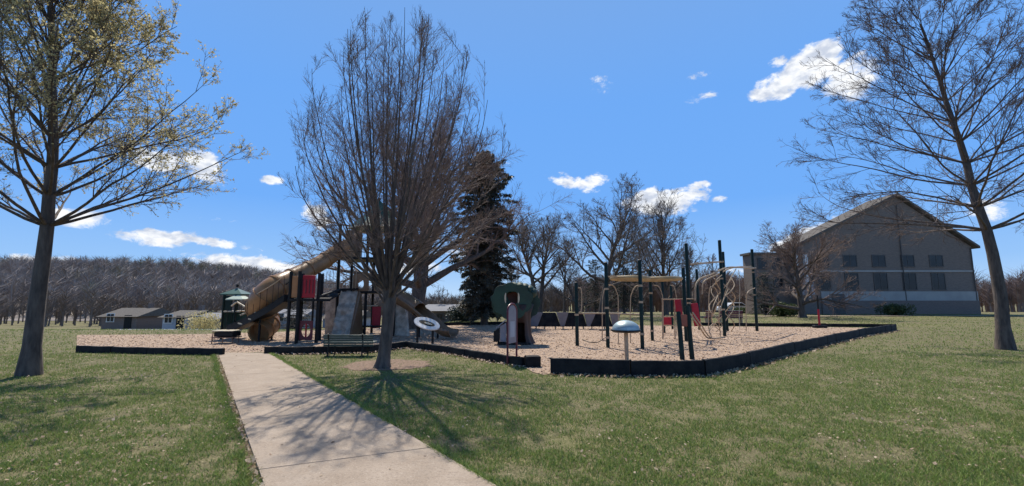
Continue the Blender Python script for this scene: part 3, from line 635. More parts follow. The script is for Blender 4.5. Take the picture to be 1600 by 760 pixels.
# ------------------------------------------------------------ borders
def border(name, pts, h, label, th=.10, step=1.22, inner=1):
    pts = [Vector((p.x, p.y, 0)) for p in pts]; t = thing(name, pts[0], label, 'play border'); r_ = random.Random(len(pts)+int(h*100))
    for i in range(len(pts)-1):
        a, b = pts[i], pts[i+1]; L = (b-a).length; k = max(1, round(L/step)); d = (b-a)/L; nrm = Vector((-d.y, d.x, 0))
        for j in range(k):
            p, q = a+(b-a)*(j/k)+d*.008, a+(b-a)*((j+1)/k)-d*.008; hh = h*(1+r_.uniform(-.035, .035)); mbt = MB(); n = 7
            vs = []; fs = []
            for s in range(n):
                c = p+(q-p)*(s/(n-1)); zz = hh+.006*math.sin(s*1.3+j*2); o = nrm*(.008*math.sin(s*.9+j))
                for (u, z) in ((-.5, -.06), (-.5, zz-.03), (-.38, zz-.004), (.38, zz), (.5, zz-.03), (.5, -.06)): vs.append(c+o+nrm*(u*th)+Vector((0, 0, z)))
            for s in range(n-1):
                for e in range(5): fs.append((s*6+e, s*6+e+1, (s+1)*6+e+1, (s+1)*6+e))
            fs += [tuple(range(6))[::-1], tuple((n-1)*6+e for e in range(6))]
            mbt.add(vs, fs); tb = mbt.build('timber', m_black, t)
            c = p+d*.05; 
        cap = MB().lathe(a+Vector((0, 0, h+.012)), [(.001, -.02), (.035, -.02), (.035, 0), (.02, .008), (.001, .008)], 10).build('stake', m_dark, t)
    return t
border('play_border', E_left, .20, 'short black border strip left of the path opening')
border('play_border', E_mid, .22, 'black border between the path and the small red framed sign')
border('play_border', E_right, .34, 'tall black border along the front right of the wood chips')
border('play_border', [G(1400, 512), G(1290, 511), G(1165, 510), G(1085, 509)], .20, 'thin far border between the wood chips and the back lawn')
border('play_border', [G(825, 507), G(740, 508), G(660, 510)], .20, 'far black border before the long low building')
mb = MB(); e = G(818, 574); mb.box((e.x+.22, e.y+.04, .13), (.36, .30, .27), rz=R(8))
tag(mb.build('border_end_box', m_black, bevel=.02), 'black box-shaped end block of the border beneath the red framed sign', 'border block')
p = G(1098, 587); tag(MB().box((p.x, p.y-.058, .25), (.035, .004, .13)).build('border_tag', m_cream), 'small pale vertical tag on the front of the tall right border', 'tag')

# ------------------------------------------------------------ bench
def bench():
    a = G(508, 559); b = G(569, 556.5); Y = (a.y+b.y)/2; c = Vector(((a.x+b.x)/2, Y, 0)); t = thing('park_bench', c, 'green slatted bench seen from behind, on the grass before the black border', 'bench')
    x0 = W(505, 540, Y).x; x1 = W(583, 540, Y).x; cx_ = (x0+x1)/2; L = x1-x0
    zt = ZH(523, Y); zb = ZH(542, Y)
    m1 = MB(); ns = 5; w = (zt-zb)/ns
    for i in range(ns):
        m1.box((cx_, Y-.03*(i-2)/2*.6, zb+w*(i+.5)), (L, .03, w*.84), rx=R(8))
    m1.build('backrest', m_bench, t, bevel=.006)
    m2 = MB()
    for i in range(4): m2.box((cx_, Y+.12+.105*i, .40), (L, .09, .028))
    m2.build('seat', m_bench, t, bevel=.006)
    for lx in (a.x, b.x):
        m3 = MB(); m3.tube([(lx, Y-.05, zt+.02), (lx, Y+.03, .38), (lx, Y-.04, -.02)], .024, 8); m3.tube([(lx, Y+.03, .375), (lx, Y+.50, .375), (lx, Y+.53, -.02)], .022, 8)
        m3.box((lx, Y-.04, .02), (.12, .14, .02)); m3.build('leg', m_dark, t)
bench()

# ------------------------------------------------------------ red framed sign
def sign():
    a = G(793, 571); b = Vector((a.x+.23, a.y+.50, 0)); t = thing('info_sign', (a+b)/2, 'narrow arch-topped sign in a dark red frame standing at the border end', 'sign')
    d = (b-a).normalized(); w = (b-a).length
    zt = ZH(475, a.y+.3); zb = ZH(536, a.y+.3)
    for p in (a, b): MB().tube([p-Vector((0, 0, .1)), p+Vector((0, 0, zt-.20))], .026, 10).build('post', m_maroon, t)
    arc = [(a+b)/2 + d*(w/2*math.cos(s)) + Vector((0, 0, zt-.20+.20*math.sin(s))) for s in [math.pi*i/14 for i in range(15)]]
    MB().tube(arc, .026, 10).build('arch', m_maroon, t)
    out = [(-w/2+.035, zb), (w/2-.035, zb)] + [((w/2-.035)*math.cos(s), zt-.20+.165*math.sin(s)) for s in [math.pi*i/14 for i in range(15)]]
    X = d; Zv = Vector((0, 0, 1)); Yv = Zv.cross(X); c = (a+b)/2
    m = Matrix(((X.x, Zv.x, Yv.x, c.x), (X.y, Zv.y, Yv.y, c.y), (X.z, Zv.z, Yv.z, 0), (0, 0, 0, 1)))
    MB().slab(out, .02, m).build('panel', m_grey, t, bevel=.003)
    MB().slab([(-w*.25, zb+.15), (w*.25, zb+.15), (w*.25, zb+.55), (-w*.25, zb+.55)], .026, m).build('picture', m_siding, t)
sign()

# ------------------------------------------------------------ mushroom drum
def drum():
    b = G(979.5, 564.5); Y = b.y; t = thing('drum', b, 'silver domed drum on a single tan post just inside the tall border', 'play drum')
    zt = ZH(500, Y); zr = ZH(516, Y); rr = (999-958)/2/F*Y*1.02
    MB().tube([b-Vector((0, 0, .1)), b+Vector((0, 0, zr))], .055, 16).build('post', m_tan, t)
    prof = [(rr*.9, zr-.06), (rr*1.10, zr-.02), (rr*1.08, zr+.01)]
    MB().lathe(b, [(.01, zr-.05)]+prof+[(.01, zr+.012)], 32).build('rim', m_dark, t)
    MB().lathe(b, [(rr*math.cos(s), zr+.012+(zt-zr)*.92*math.sin(s)) for s in [math.pi/2*i/12*.985 for i in range(13)]], 36).build('dome', m_dome, t)
drum()

# ------------------------------------------------------------ oval panel on two legs
def oval():
    l1 = G(655, 536); l2 = G(673, 539); Y = (l1.y+l2.y)/2; c = W(667, 506, Y); t = thing('music_panel', (c.x, Y, 0), 'white tilted oval play panel on two dark legs near the brown slide end', 'play panel')
    ax = .50; ay = .30; X = Vector((1, 0, -.30)).normalized(); Yv = Vector((.1, .8, .62)).normalized(); Yv = (Yv-X*X.dot(Yv)).normalized(); Zv = X.cross(Yv)
    m = Matrix(((X.x, Yv.x, Zv.x, c.x), (X.y, Yv.y, Zv.y, c.y), (X.z, Yv.z, Zv.z, c.z), (0, 0, 0, 1)))
    el_ = lambda a, b, n=32: [(a*math.cos(2*math.pi*i/n), b*math.sin(2*math.pi*i/n)) for i in range(n)]
    MB().ringslab(el_(ax, ay), el_(ax*.62, ay*.42), .05, m).build('panel', m_white, t, bevel=.01)
    MB().slab(el_(ax*.63, ay*.43), .03, m).build('inset', m_dark, t)
    MB().slab(el_(ax*.30, ay*.16, 16), .05, m @ Matrix.Translation((.05, 0, .01))).build('dial', m_cream, t)
    for l in (l1, l2):
        tp = Vector((l.x, Y, c.z - (l.x-c.x)*.30-.03)); MB().tube([Vector((l.x, Y, -.1)), tp], .042, 10).build('leg', m_dark, t)
oval()

# ------------------------------------------------------------ tree-shaped playhouse
def treehouse():
    b = G(806, 540); Y = b.y+.4; X0 = b.x; t = thing('tree_playhouse', (X0, Y, 0), 'tree-shaped playhouse with green crown and brown trunk on the wood chips', 'playhouse')
    zt = ZH(442, Y); zc = ZH(476, Y); s = Y/F
    rr = random.Random(5)
    def crown(cx_, cy_, zc_, rx, rz_, ph, depth):
        out = []
        for i in range(64):
            a = 2*math.pi*i/64; k = 1+.11*abs(math.sin(a*4.5+ph))+.03*math.sin(a*3+ph)-.06; out.append((rx*k*math.cos(a), rz_*k*math.sin(a)))
        return out, Matrix.Translation((cx_, cy_, zc_)) @ Matrix.Rotation(R(90), 4, 'X')
    def at(px, py, dy=0): return W(px, py, Y+dy)
    # front leaf board with window
    c = at(800, 470); o, m = crown(c.x, Y-.30, c.z, 31*s, 27*s, .4, .1)
    win = []
    for i in range(64):
        a = 2*math.pi*i/64; r_ = 1/max(abs(math.cos(a))/(8.5*s), abs(math.sin(a))/(9.5*s)); r_ = min(r_, 10.5*s); win.append((r_*math.cos(a)-3*s*0, r_*math.sin(a)+4*s))
    MB().ringslab(o, win, .07, m).build('leaf_board', m_green_panel, t, bevel=.012)
    for sx_ in (-1, 1): MB().slab([(sx_*(9+2.6*math.sin(q)*1)*s, (4-8*math.cos(q))*s) for q in [math.pi*i/10 for i in range(11)]], .09, m).build('window_trim', m_cream, t)
    MB().box(at(800, 466, .25), (24*s, .05, 26*s)).build('inner_board', m_rustb, t)
    c = at(822, 474, .55); o, m = crown(c.x, Y+.45, c.z, 21*s, 26*s, 1.4, .1)
    MB().slab(o, .07, m).build('leaf_board', m_green_panel, t, bevel=.012)
    c = at(783, 478, .1); o, m = crown(c.x, Y+.1, c.z, 14*s, 17*s, .4, .1)
    MB().slab(o, .5, m).build('leaf_clump', m_green_panel, t, bevel=.03)
    # lumpy crown top joining the boards
    c = at(808, 456, .1); mbx = MB(); n = 20
    for i in range(1, 9):
        a = math.pi*i/9; mbx.lathe((c.x+25*s*math.cos(a), Y+.08, c.z-6*s+13*s*math.sin(a)), [(8*s*math.cos(q), 8*s*math.sin(q)) for q in [(-1.5+3.0*k_/8) for k_ in range(9)]], 14, 1.0, 1.9)
    mbx.build('crown_top', m_green_panel, t)
    # trunk with flared base, open doorway facing the camera
    mbx = MB(); c = at(812, 510); n = 28; prof = [(-.05, 24), (.0, 23), (.12, 20.5), (.35, 17.5), (.8, 16), (1.1, 16), (1.45, 20)]
    vs = []
    for z, r_ in prof:
        for j in range(n):
            a = 2*math.pi*j/n; k_ = 1+.10*math.sin(a*5+z)*(1.5 if z < .15 else 1); vs.append((c.x+r_*s*k_*math.cos(a), Y+.1+r_*s*k_*math.sin(a), z))
    fs = [(i*n+j, i*n+(j+1) % n, (i+1)*n+(j+1) % n, (i+1)*n+j) for i in range(len(prof)-1) for j in range(n) if not (i in (1, 2, 3) and j in (19, 20, 21, 22))]
    mbx.add(vs, fs); tk = mbx.build('trunk', m_brown_panel, t); sm = tk.modifiers.new('solid', 'SOLIDIFY'); sm.thickness = .05
    # floor and low counter with sloped pale lid on the left
    MB().box(at(803, 536), (50*s, .8, .08)).build('base', m_dark, t, bevel=.01)
    c = at(781, 505, -.2); MB().box((c.x+2*s, Y-.2, c.z-.03), (19*s, .40, .035), ry=R(-38)).build('lid', m_grey, t, bevel=.006)
    for px, hh in ((776, .62), (786, .80)):
        c = at(px, 520, -.3); MB().slab([(-4.5*s, 0.12), (4.5*s, .12), (4.5*s, hh), (-4.5*s, hh-.12)], .35, Matrix.Translation((c.x, Y-.2, 0)) @ Matrix.Rotation(R(90), 4, 'X')).build('side_panel', m_grey if px > 780 else m_dark, t, bevel=.01)
    for px in (779, 787, 800): c = at(px, 538); MB().tube([(c.x, Y-.3, -.05), (c.x, Y-.3, .2)], .03, 8).build('foot', m_dark, t)
    for px, py in ((812, 503), (819, 511), (808, 516), (820, 520)):
        c = at(px, py, -.28); MB().lathe((0, 0, 0), [(.001, -.02), (.05, -.02), (.055, .0), (.03, .025), (.001, .028)], 12)
        o_ = MB().lathe((0, 0, 0), [(.001, -.02), (.05, -.02), (.055, .0), (.03, .025), (.001, .028)], 12).build('climbing_hold', m_cream, t)
        o_.location = (c.x-X0, Y+.1-14.8*s-Y+.0, c.z); o_.rotation_euler = (R(90), 0, 0)
treehouse()

# ------------------------------------------------------------ low wall of black and grey trapezoid panels
def lowwall():
    Y = G(860, 515).y; x = lambda px: W(px, 500, Y).x; zt = ZH(489, Y); zb = ZH(510, Y)
    t = thing('faceted_climber', (x(890), Y, 0), 'low faceted climbing wall of alternating black and grey trapezoid panels on short legs', 'climber')
    lights = [(826, 848, 829, 840), (869, 888, 876, 882), (912, 931, 917, 922), (952, 970, 957, 962)]
    def pan(a, b, c, d, y0, y1, m, name, dz=0):
        mb_ = MB(); vs = []
        for (px, z, y) in ((a, zt+dz, y1), (b, zt+dz, y1), (c, zb, y0), (d, zb, y0)):
            vs += [(x(px), y, z), (x(px), y+.06, z)]
        mb_.add(vs, [(0, 2, 4, 6), (1, 7, 5, 3), (0, 1, 3, 2), (2, 3, 5, 4), (4, 5, 7, 6), (6, 7, 1, 0)]); return mb_.build(name, m, t, smooth=False)
    for i, (a, b, c, d) in enumerate(lights):
        pan(a, b, d, c, Y+.0, Y-.16, m_grey2, 'grey_panel', .03)
        if i < 3:
            a2, _, c2, _ = lights[i+1]; pan(b, a2, c2, d, Y-.0, Y+.30, m_black, 'black_panel')
    for px in (838, 851, 868, 880, 895, 912, 925, 945): p = (x(px), Y+.12, 0); MB().tube([(p[0], p[1], -.05), (p[0], p[1], zb+.03)], .035, 8).build('leg', m_tan, t)
    MB().box((x(895), Y+.15, zb+.0), (x(968)-x(829), .22, .05)).build('base_rail', m_black, t)
lowwall()

# ------------------------------------------------------------ climbing frames
def post(t, px, py, pyt, r=.063, m=None, lean=0.0):
    b = G(px, py); z = ZH(pyt, b.y)
    o = MB().tube([b-Vector((0, 0, .1)), b+Vector((lean*z, 0, z-.02)), b+Vector((lean*z, 0, z))], [r, r, r*.85], 14).build('post', m or m_green, t)
    MB().lathe(b+Vector((lean*z, 0, z+.0)), [(.001, 0), (r*1.06, 0), (r*1.0, .03), (r*.5, .05), (.001, .05)], 12).build('cap', m_dark, o)
    return b, z
def sm(pts, k=6):
    """Catmull-Rom"""
    P = [Vector(p) for p in pts]; P = [2*P[0]-P[1]]+P+[2*P[-1]-P[-2]]; out = []
    for i in range(1, len(P)-2):
        for j in range(k):
            t = j/k; a, b, c, d = P[i-1:i+3]; out.append(.5*((2*b)+(c-a)*t+(2*a-5*b+4*c-d)*t*t+(3*b-a-3*c+d)*t**3))
    out.append(P[-2]); return out
def pipe(t, pts, r=.022, name='rail', m=None, n=8): return MB().tube(sm(pts), r, n).build(name, m or m_tan, t)
def clamps(t, b, zs):
    for z in zs: MB().tube([b+Vector((0, 0, z-.035)), b+Vector((0, 0, z+.035))], .076, 12).build('clamp', m_tan, t)
def climber_a():
    t = thing('climbing_frame', (3.5, 17, 0), 'dark post climbing frame with tan overhead loops, nearest the silver drum', 'climbing frame')
    P1, z1 = post(t, 902, 541, 443); P2, z2 = post(t, 950, 544, 412); P3, z3 = post(t, 1004, 546, 408); P4, z4 = post(t, 1019.5, 533, 423)
    P5, z5 = post(t, 1038, 521, 441); P6, z6 = post(t, 1051, 515, 447)
    clamps(t, P2, (.35, 1.35, 2.0)); clamps(t, P3, (.5, 1.55, 2.1)); clamps(t, P1, (1.1,)); clamps(t, P4, (.4, 1.9))
    # overhead loops (flat rings lying level between the posts)
    def loop(c, ax, ay, rz, r=.05, tilt=0.0):
        pts = [c+Vector((ax*math.cos(a)*math.cos(rz)-ay*math.sin(a)*math.sin(rz), ax*math.cos(a)*math.sin(rz)+ay*math.sin(a)*math.cos(rz), tilt*math.cos(a))) for a in [2*math.pi*i/40 for i in range(41)]]
        MB().tube(pts, r, 10, cap=False).build('overhead_loop', m_tanp, t)
        for q in (-.6, -.3, 0, .3, .6):
            h = ay*math.sqrt(1-q*q); u = Vector((math.cos(rz), math.sin(rz), 0)); v = Vector((-math.sin(rz), math.cos(rz), 0)); cc = c+u*(ax*q)+Vector((0, 0, tilt*q))
            MB().tube([cc-v*h, cc+v*h], .03, 8).build('rung', m_tanp, t)
    c1 = W(984, 435.5, 16.6); loop(c1, .62, .95, R(4), .062, -.02)
    c2 = W(1030, 436.5, 17.6); loop(c2, .72, 1.0, R(8), .062, .0)
    pipe(t, [W(950, 433, P2.y), W(960, 432, 15.9), W(968, 434, 16.2)]); pipe(t, [W(1052, 437, 18), W(1060, 438, 18.6), W(1070, 440, 19.3)])
    def hoop(px1, px2, pyt, pyb, Y, pxp):   # cane-shaped grab pole rising from the ground and hooking onto a post
        a = W(px1, pyb, Y); a.z = -.05
        pipe(t, [a, W(px1, pyt+25, Y), W(px1+(px2-px1)*.15, pyt+10, Y), W(px1+(px2-px1)*.5, pyt, Y), W(px2, pyt-2, Y)], .020, 'grab_pole')
    pipe(t, [P1+Vector((.05, -.03, ZH(450, P1.y))), W(908, 452, P1.y), W(909, 470, P1.y), W(908, 486, P1.y), P1+Vector((.05, -.03, ZH(489, P1.y)))], .020, 'grab_bar')
    hoop(966, 951, 447, 531, 17.5, 950); hoop(985, 1001, 448, 530, 17.7, 1002); hoop(941, 948, 452, 527, 18.5, 948)
    hoop(1036, 1022, 448, 518, 20.5, 1020); hoop(1057, 1049, 448, 515, 22.0, 1051)
    pipe(t, [W(904, 490, P1.y), W(950, 490, (P1.y+P2.y)/2), W(1001, 491.5, P3.y)], .022, 'cross_bar')
    # ladder
    for px in (1035, 1054): a = W(px, 512, 19.4); a.z = -.05; MB().tube([a, W(px, 466, 19.4)], .03, 8).build('ladder_rail', m_tan, t)
    for py in (468, 495, 509): MB().tube([W(1035, py, 19.4), W(1054, py, 19.4)], .022, 8).build('rung', m_tan, t)
    MB().box(W(1042, 502, 22), (.42, .06, .36)).build('red_panel', m_red, t, bevel=.02)
    # hanging chain step between the first posts
    pipe(t, [W(910, 531, 17.6), W(922, 535, 17.2), W(934, 535, 17.2), W(944, 529, 17.6)], .016, 'low_step', m_dark)
    # turning disc at the foot of the second bay
    MB().lathe(W(942, 516, 19), [(.001, -.02), (.16, -.02), (.16, .02), (.001, .02)], 16).build('step_pad', m_dark, t)
climber_a()
def climber_b():
    t = thing('climbing_frame', (9, 20, 0), 'tallest dark post frame with curved tan pipes and red panels at the right', 'climbing frame')
    A, zA = post(t, 1079, 531, 382, .07); B, zB = post(t, 1072.5, 534, 420, .07); C, zC = post(t, 1093, 516, 422, .07)
    D, zD = post(t, 1132.5, 526, 377, .072); E, zE = post(t, 1136.5, 518, 395, .075); Fp, zF = post(t, 1183, 518, 391, .075)
    clamps(t, D, (1.2, 2.6)); clamps(t, A, (1.5,)); clamps(t, Fp, (1.9, 3.1))
    MB().tube([W(1079, 413, A.y), W(1103, 411, (A.y+D.y)/2), W(1130, 409, D.y)], .035, 8).build('high_bar', m_tan, t)
    # twin arched overhead rails
    yA, yD, yF = 20.0, 20.6, Fp.y
    pipe(t, [W(1086, 470, 19.6), W(1087, 448, 19.6), W(1094, 436, 19.8), W(1112, 429, 20.1), W(1134, 419, 20.6), W(1152, 418, 21.6), W(1178, 420, yF)], .036, 'arched_rail')
    pipe(t, [W(1097, 460, 20.6), W(1099, 442, 20.6), W(1108, 435, 20.9), W(1124, 428, 21.2), W(1140, 420, 21.6), W(1158, 417, 22.6), W(1181, 419, yF+.3)], .030, 'arched_rail')
    # twisted net-like climber of bent pipes round posts D and E
    rr = random.Random(9); cx_, cy_ = (D.x+E.x)/2-.25, (D.y+E.y)/2-.3
    for i in range(5):
        ph = i*2*math.pi/5; pts = []
        for k_ in range(9):
            z = .12+k_*.32; a = ph+k_*.62*(1 if i % 2 else -1); r_ = .46+.12*math.sin(k_*1.1+i); pts.append((cx_+r_*math.cos(a)-.12+(z*.08), cy_+r_*math.sin(a), z))
        pipe(t, pts, .022, 'twisted_bar')
    for i, (x0, y0, x1, y1) in enumerate(((1112, 500, 1122, 462), (1122, 505, 1138, 452), (1130, 470, 1150, 420), (1118, 445, 1128, 430))):
        pipe(t, [W(x0, y0, 19.9), W((x0+x1)/2-3, (y0+y1)/2, 19.7), W(x1, y1, 20)], .021, 'twisted_bar')
    pipe(t, [W(1154, 422, 22), W(1156, 450, 22), W(1155, 490, 22), W(1156, 516, 22)], .014, 'rope', m_cream)
    pipe(t, [W(1166, 518, 22.5), W(1166, 470, 22.5), W(1169, 456, 22.6), W(1180, 450, yF)], .022, 'grab_pole')
    pipe(t, [W(1124, 516, 23), W(1122, 462, 23), W(1113, 448, 23), W(1108, 460, 23), W(1107, 515, 23)], .022, 'grab_pole')
    # slanted twin parallel bars reaching down to the chips
    for dx in (0, 5): pipe(t, [W(1077+dx, 488, 17.6), W(1090+dx, 507, 17.6), W(1103+dx, 526, 18.6), W(1112+dx, 529, 19.0), W(1128+dx, 527, 19.4)], .027, 'slanted_bar')
    # low hoops by the ground
    pipe(t, [W(1112, 528, 19), W(1108, 515, 19.1), W(1115, 506, 19.3), W(1124, 513, 19.5), W(1126, 527, 19.6)], .02, 'low_hoop')
    # red panels between posts
    def panel(px0, px1, py0, py1, Y, sk=0):
        p = [W(px0, py0, Y), W(px1, py0+sk, Y), W(px1, py1+sk, Y), W(px0, py1, Y)]; w = abs(p[1].x-p[0].x); h = p[0].z-p[3].z
        c = sum(p, Vector())/4; MB().box(c, (w, .05, h), ry=R(-6)).build('red_panel', m_red, t, bevel=.03)
    panel(1056, 1066, 468, 500, 19.0); panel(1082, 1093, 474, 510, 19.4)
    pipe(t, [W(1036, 468, 19.3), W(1056, 468, 19.2), W(1085, 467, 19)], .022, 'cross_bar')
climber_b()
def drum_stand():
    a = G(1066.5, 563); b = G(1082, 562.5); t = thing('drum_stand', (a+b)/2, 'pair of leaning dark green posts holding a silver and rust play drum behind the border', 'play drum')
    Y = a.y
    for p, px, py in ((a, 1060, 487), (b, 1073.5, 478)):
        q = W(px, py, Y+.15); MB().tube([p-Vector((0, 0, .1)), q], [.066, .06], 12).build('post', m_green, t)
    c = W(1068, 482, Y+.1); o = MB().lathe((0, 0, 0), [(.001, .12), (.09, .12), (.095, .1), (.08, -.1), (.001, -.12)], 18).build('drum_head', m_steel, t)
    o.location = c-t.location; o.rotation_euler = (R(70), 0, R(20))
    m_rust = mat('rust_plastic', (.30, .09, .05), (.22, .06, .035), scale=3, rough=.5)
    c = W(1069, 501, Y+.12); MB().slab([(-.10, -.16), (.10, -.16), (.13, .15), (-.13, .17)], .06, Matrix.Translation(c) @ Matrix.Rotation(R(90), 4, 'X')).build('side_panel', m_rust, t, bevel=.02)
drum_stand()

# ------------------------------------------------------------ main play structure
def playstructure():
    t = thing('play_structure', (W(530, 500, 20).x, 20, 0), 'big play structure with tan spiral tube slide, green tower roof and rock climbing wall', 'play structure')
    def pst(px, Y, zt, r=.062, z0=-.1, m=None):
        x = (px-800)/F*Y; x = G(px, 470+EYE*F/Y*1.0).x if False else W(px, 530, Y).x
        return MB().tube([(x, Y, z0), (x, Y, zt)], r, 12).build('post', m or m_dark, t), x
    Y1 = 17.6
    zt1 = ZH(425, Y1)
    _, xa = pst(449, Y1, zt1); _, xb = pst(463, Y1-.1, zt1+.02); _, xc = pst(494, Y1+.2, zt1-.03, .058); 
    _, xd = pst(468, Y1+1.2, zt1); _, xe = pst(499, Y1+1.3, zt1)
    zd1 = ZH(467, Y1)
    MB().box(((xa+xc)/2, Y1+.6, zd1-.05), (xc-xa+.12, 1.35, .10)).build('deck', m_dark, t, bevel=.01)
    MB().box(((xb+xc)/2+.02, Y1-.02, zd1+.46), (xc-xb-.12, .05, .86)).build('upper_panel', m_red, t, bevel=.03)
    gr = MB()
    for k_ in range(4): gr.tube([((xb+xc)/2-.2+k_*.13, Y1-.06, zd1+.2), ((xb+xc)/2-.2+k_*.13, Y1-.06, zd1+.72)], .018, 6)
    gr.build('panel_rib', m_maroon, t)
    # lower red panel with round hole
    w2, h2 = (xc-xb-.12)/2, .36; n = 32; outer = []; inner = []
    for i in range(n):
        a = 2*math.pi*i/n; k_ = min(w2/max(abs(math.cos(a)), 1e-6), h2/max(abs(math.sin(a)), 1e-6)); outer.append((k_*math.cos(a), k_*math.sin(a))); inner.append((.17*math.cos(a), .25*math.sin(a)))
    c = Vector(((xb+xc)/2, Y1-.02, .49)); m = Matrix.Translation(c) @ Matrix.Rotation(R(90), 4, 'X')
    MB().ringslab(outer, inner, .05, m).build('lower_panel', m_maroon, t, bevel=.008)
    MB().box(c, (.05, .04, .55)).build('panel_bar', m_red, t)
    MB().box(((xa+xb)/2, Y1, zd1+.45), (xb-xa-.1, .04, .82)).build('side_panel', m_slide, t, bevel=.02)
    # tower
    Yt = 21.2; zd2 = ZH(455, Yt); zd3 = ZH(402, Yt); ze = ZH(352, Yt); zp = ZH(303, Yt)
    X = lambda px, Y=Yt: W(px, 500, Y).x
    for px, Y, z in ((524, Yt, ze), (569, Yt, ze), (614, Yt, ze), (545, Yt+1.9, ze), (580, Yt+1.9, ze), (606, Yt+1.9, ze)): pst(px, Y, z, .065)
    x0, x1 = X(524), X(614); xm = (x0+x1)/2
    MB().box((xm, Yt+.95, zd2-.05), (x1-x0+.15, 2.05, .11)).build('deck', m_dark, t, bevel=.01)
    MB().box((X(552), Yt+.95, zd3-.05), (X(580)-X(526)+.1, 1.9, .10)).build('deck', m_dark, t, bevel=.01)
    # roof
    rc = Vector((X(576), Yt+.95, 0)); n = 6; ro = MB(); rad = 1.36
    ring0 = [rc+Vector((rad*math.cos(a+.3), rad*math.sin(a+.3), ze-.02)) for a in [2*math.pi*i/n for i in range(n)]]
    ring1 = [rc+Vector((rad*.55*math.cos(a+.3), rad*.55*math.sin(a+.3), ze+(zp-ze)*.38)) for a in [2*math.pi*i/n for i in range(n)]]
    ring2 = [rc+Vector((.09*math.cos(a+.3), .09*math.sin(a+.3), zp-.15)) for a in [2*math.pi*i/n for i in range(n)]]
    vs = ring0+ring1+ring2; fs = [(i, (i+1) % n, n+(i+1) % n, n+i) for i in range(n)]+[(n+i, n+(i+1) % n, 2*n+(i+1) % n, 2*n+i) for i in range(n)]+[tuple(2*n+i for i in range(n)), tuple(range(n))[::-1]]
    ro.add(vs, fs); rf = ro.build('roof', m_green_roof, t, smooth=False)
    MB().lathe(rc+Vector((0, 0, zp-.16)), [(.09, 0), (.05, .05), (.09, .10), (.07, .16), (.001, .19)], 12).build('finial', m_dark, rf)
    ed = MB(); ed.tube([p+Vector((0, 0, -.03)) for p in ring0+ring0[:1]], .045, 8, cap=False); ed.build('fascia', m_cream, rf)
    # railings of deck 2 and bridge
    rl = MB()
    for k_ in range(15):
        xx = X(501)+(X(560)-X(501))*k_/14; zz = zd1+.1+(zd2-zd1)*min(1, k_/8); rl.tube([(xx, Yt-.55-(14-k_)*.06, zz), (xx, Yt-.55-(14-k_)*.06, zz+.85)], .011, 5)
    rl.build('railing', m_tan, t)
    MB().tube([W(498, 464, 18.2), W(515, 458, 19.4), W(532, 453, 20.9), W(560, 452, 21)], .055, 8).build('ramp_beam', m_dark, t)
    MB().add([(xc, Y1+.1, zd1), (xc, Y1+1.3, zd1), (x0, Yt+.9, zd2), (x0, Yt, zd2), (xc, Y1+.1, zd1-.08), (xc, Y1+1.3, zd1-.08), (x0, Yt+.9, zd2-.08), (x0, Yt, zd2-.08)], [(0,1,2,3),(4,7,6,5),(0,3,7,4),(1,5,6,2),(0,4,5,1),(3,2,6,7)]).build('ramp', m_dark, t, smooth=False)
    # window panels on deck 2
    def winpanel(px0, px1, py0, py1, wx0, wx1, wy0, Y, m):
        a = W(px0, py1, Y); b = W(px1, py0, Y); w_ = (b.x-a.x)/2; h_ = (b.z-a.z)/2; c_ = Vector(((a.x+b.x)/2, Y, (a.z+b.z)/2)); o_ = []; i_ = []
        for i in range(32):
            q = 2*math.pi*i/32; k_ = min(w_/max(abs(math.cos(q)), 1e-6), h_/max(abs(math.sin(q)), 1e-6)); o_.append((k_*math.cos(q), k_*math.sin(q))); i_.append((w_*.36*math.cos(q), h_*.55*math.sin(q)-h_*.15))
        MB().ringslab(o_, i_, .05, Matrix.Translation(c_) @ Matrix.Rotation(R(90), 4, 'X')).build('window_panel', m, t, bevel=.01)
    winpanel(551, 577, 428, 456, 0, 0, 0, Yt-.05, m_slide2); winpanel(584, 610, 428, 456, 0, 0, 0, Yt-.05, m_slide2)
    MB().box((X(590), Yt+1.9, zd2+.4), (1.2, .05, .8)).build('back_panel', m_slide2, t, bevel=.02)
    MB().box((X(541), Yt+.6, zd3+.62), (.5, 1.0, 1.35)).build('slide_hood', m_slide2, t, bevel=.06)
    rl = MB()
    for k_ in range(10): xx = X(553)+(X(612)-X(553))*k_/9; rl.tube([(xx, Yt-.02, zd3), (xx, Yt-.02, zd3+.8)], .010, 5)
    rl.tube([(X(553), Yt-.02, zd3+.8), (X(612), Yt-.02, zd3+.8)], .02, 6); rl.build('railing', m_tan, t)
    # rock wall: a lumpy slab
    def rockwall(c00, c10, c11, c01, nu, nv, name, seed, th=.22, amp=.07):
        r_ = np.random.default_rng(seed); nrm = (c10-c00).cross(c01-c00).normalized()
        if nrm.y > 0: nrm = -nrm
        vs = []
        for side in (0, 1):
            for j in range(nv+1):
                for i in range(nu+1):
                    u, v = i/nu, j/nv; p = c00*(1-u)*(1-v)+c10*u*(1-v)+c11*u*v+c01*(1-u)*v; 
                    a = amp*(math.sin(u*9+v*4)*.4+math.sin(v*23)*.5+r_.uniform(-.6, .6)); vs.append(p+nrm*(a if side == 0 else -th))
        k_ = (nu+1)*(nv+1); fs = [(j*(nu+1)+i, j*(nu+1)+i+1, (j+1)*(nu+1)+i+1, (j+1)*(nu+1)+i) for j in range(nv) for i in range(nu)]; fs += [tuple(q+k_ for q in f[::-1]) for f in fs]
        edge = [i for i in range(nu+1)]+[(j)*(nu+1)+nu for j in range(1, nv+1)]+[nv*(nu+1)+i for i in range(nu-1, -1, -1)]+[j*(nu+1) for j in range(nv-1, 0, -1)]
        for a, b in zip(edge, edge[1:]+edge[:1]): fs.append((a, a+k_, b+k_, b))
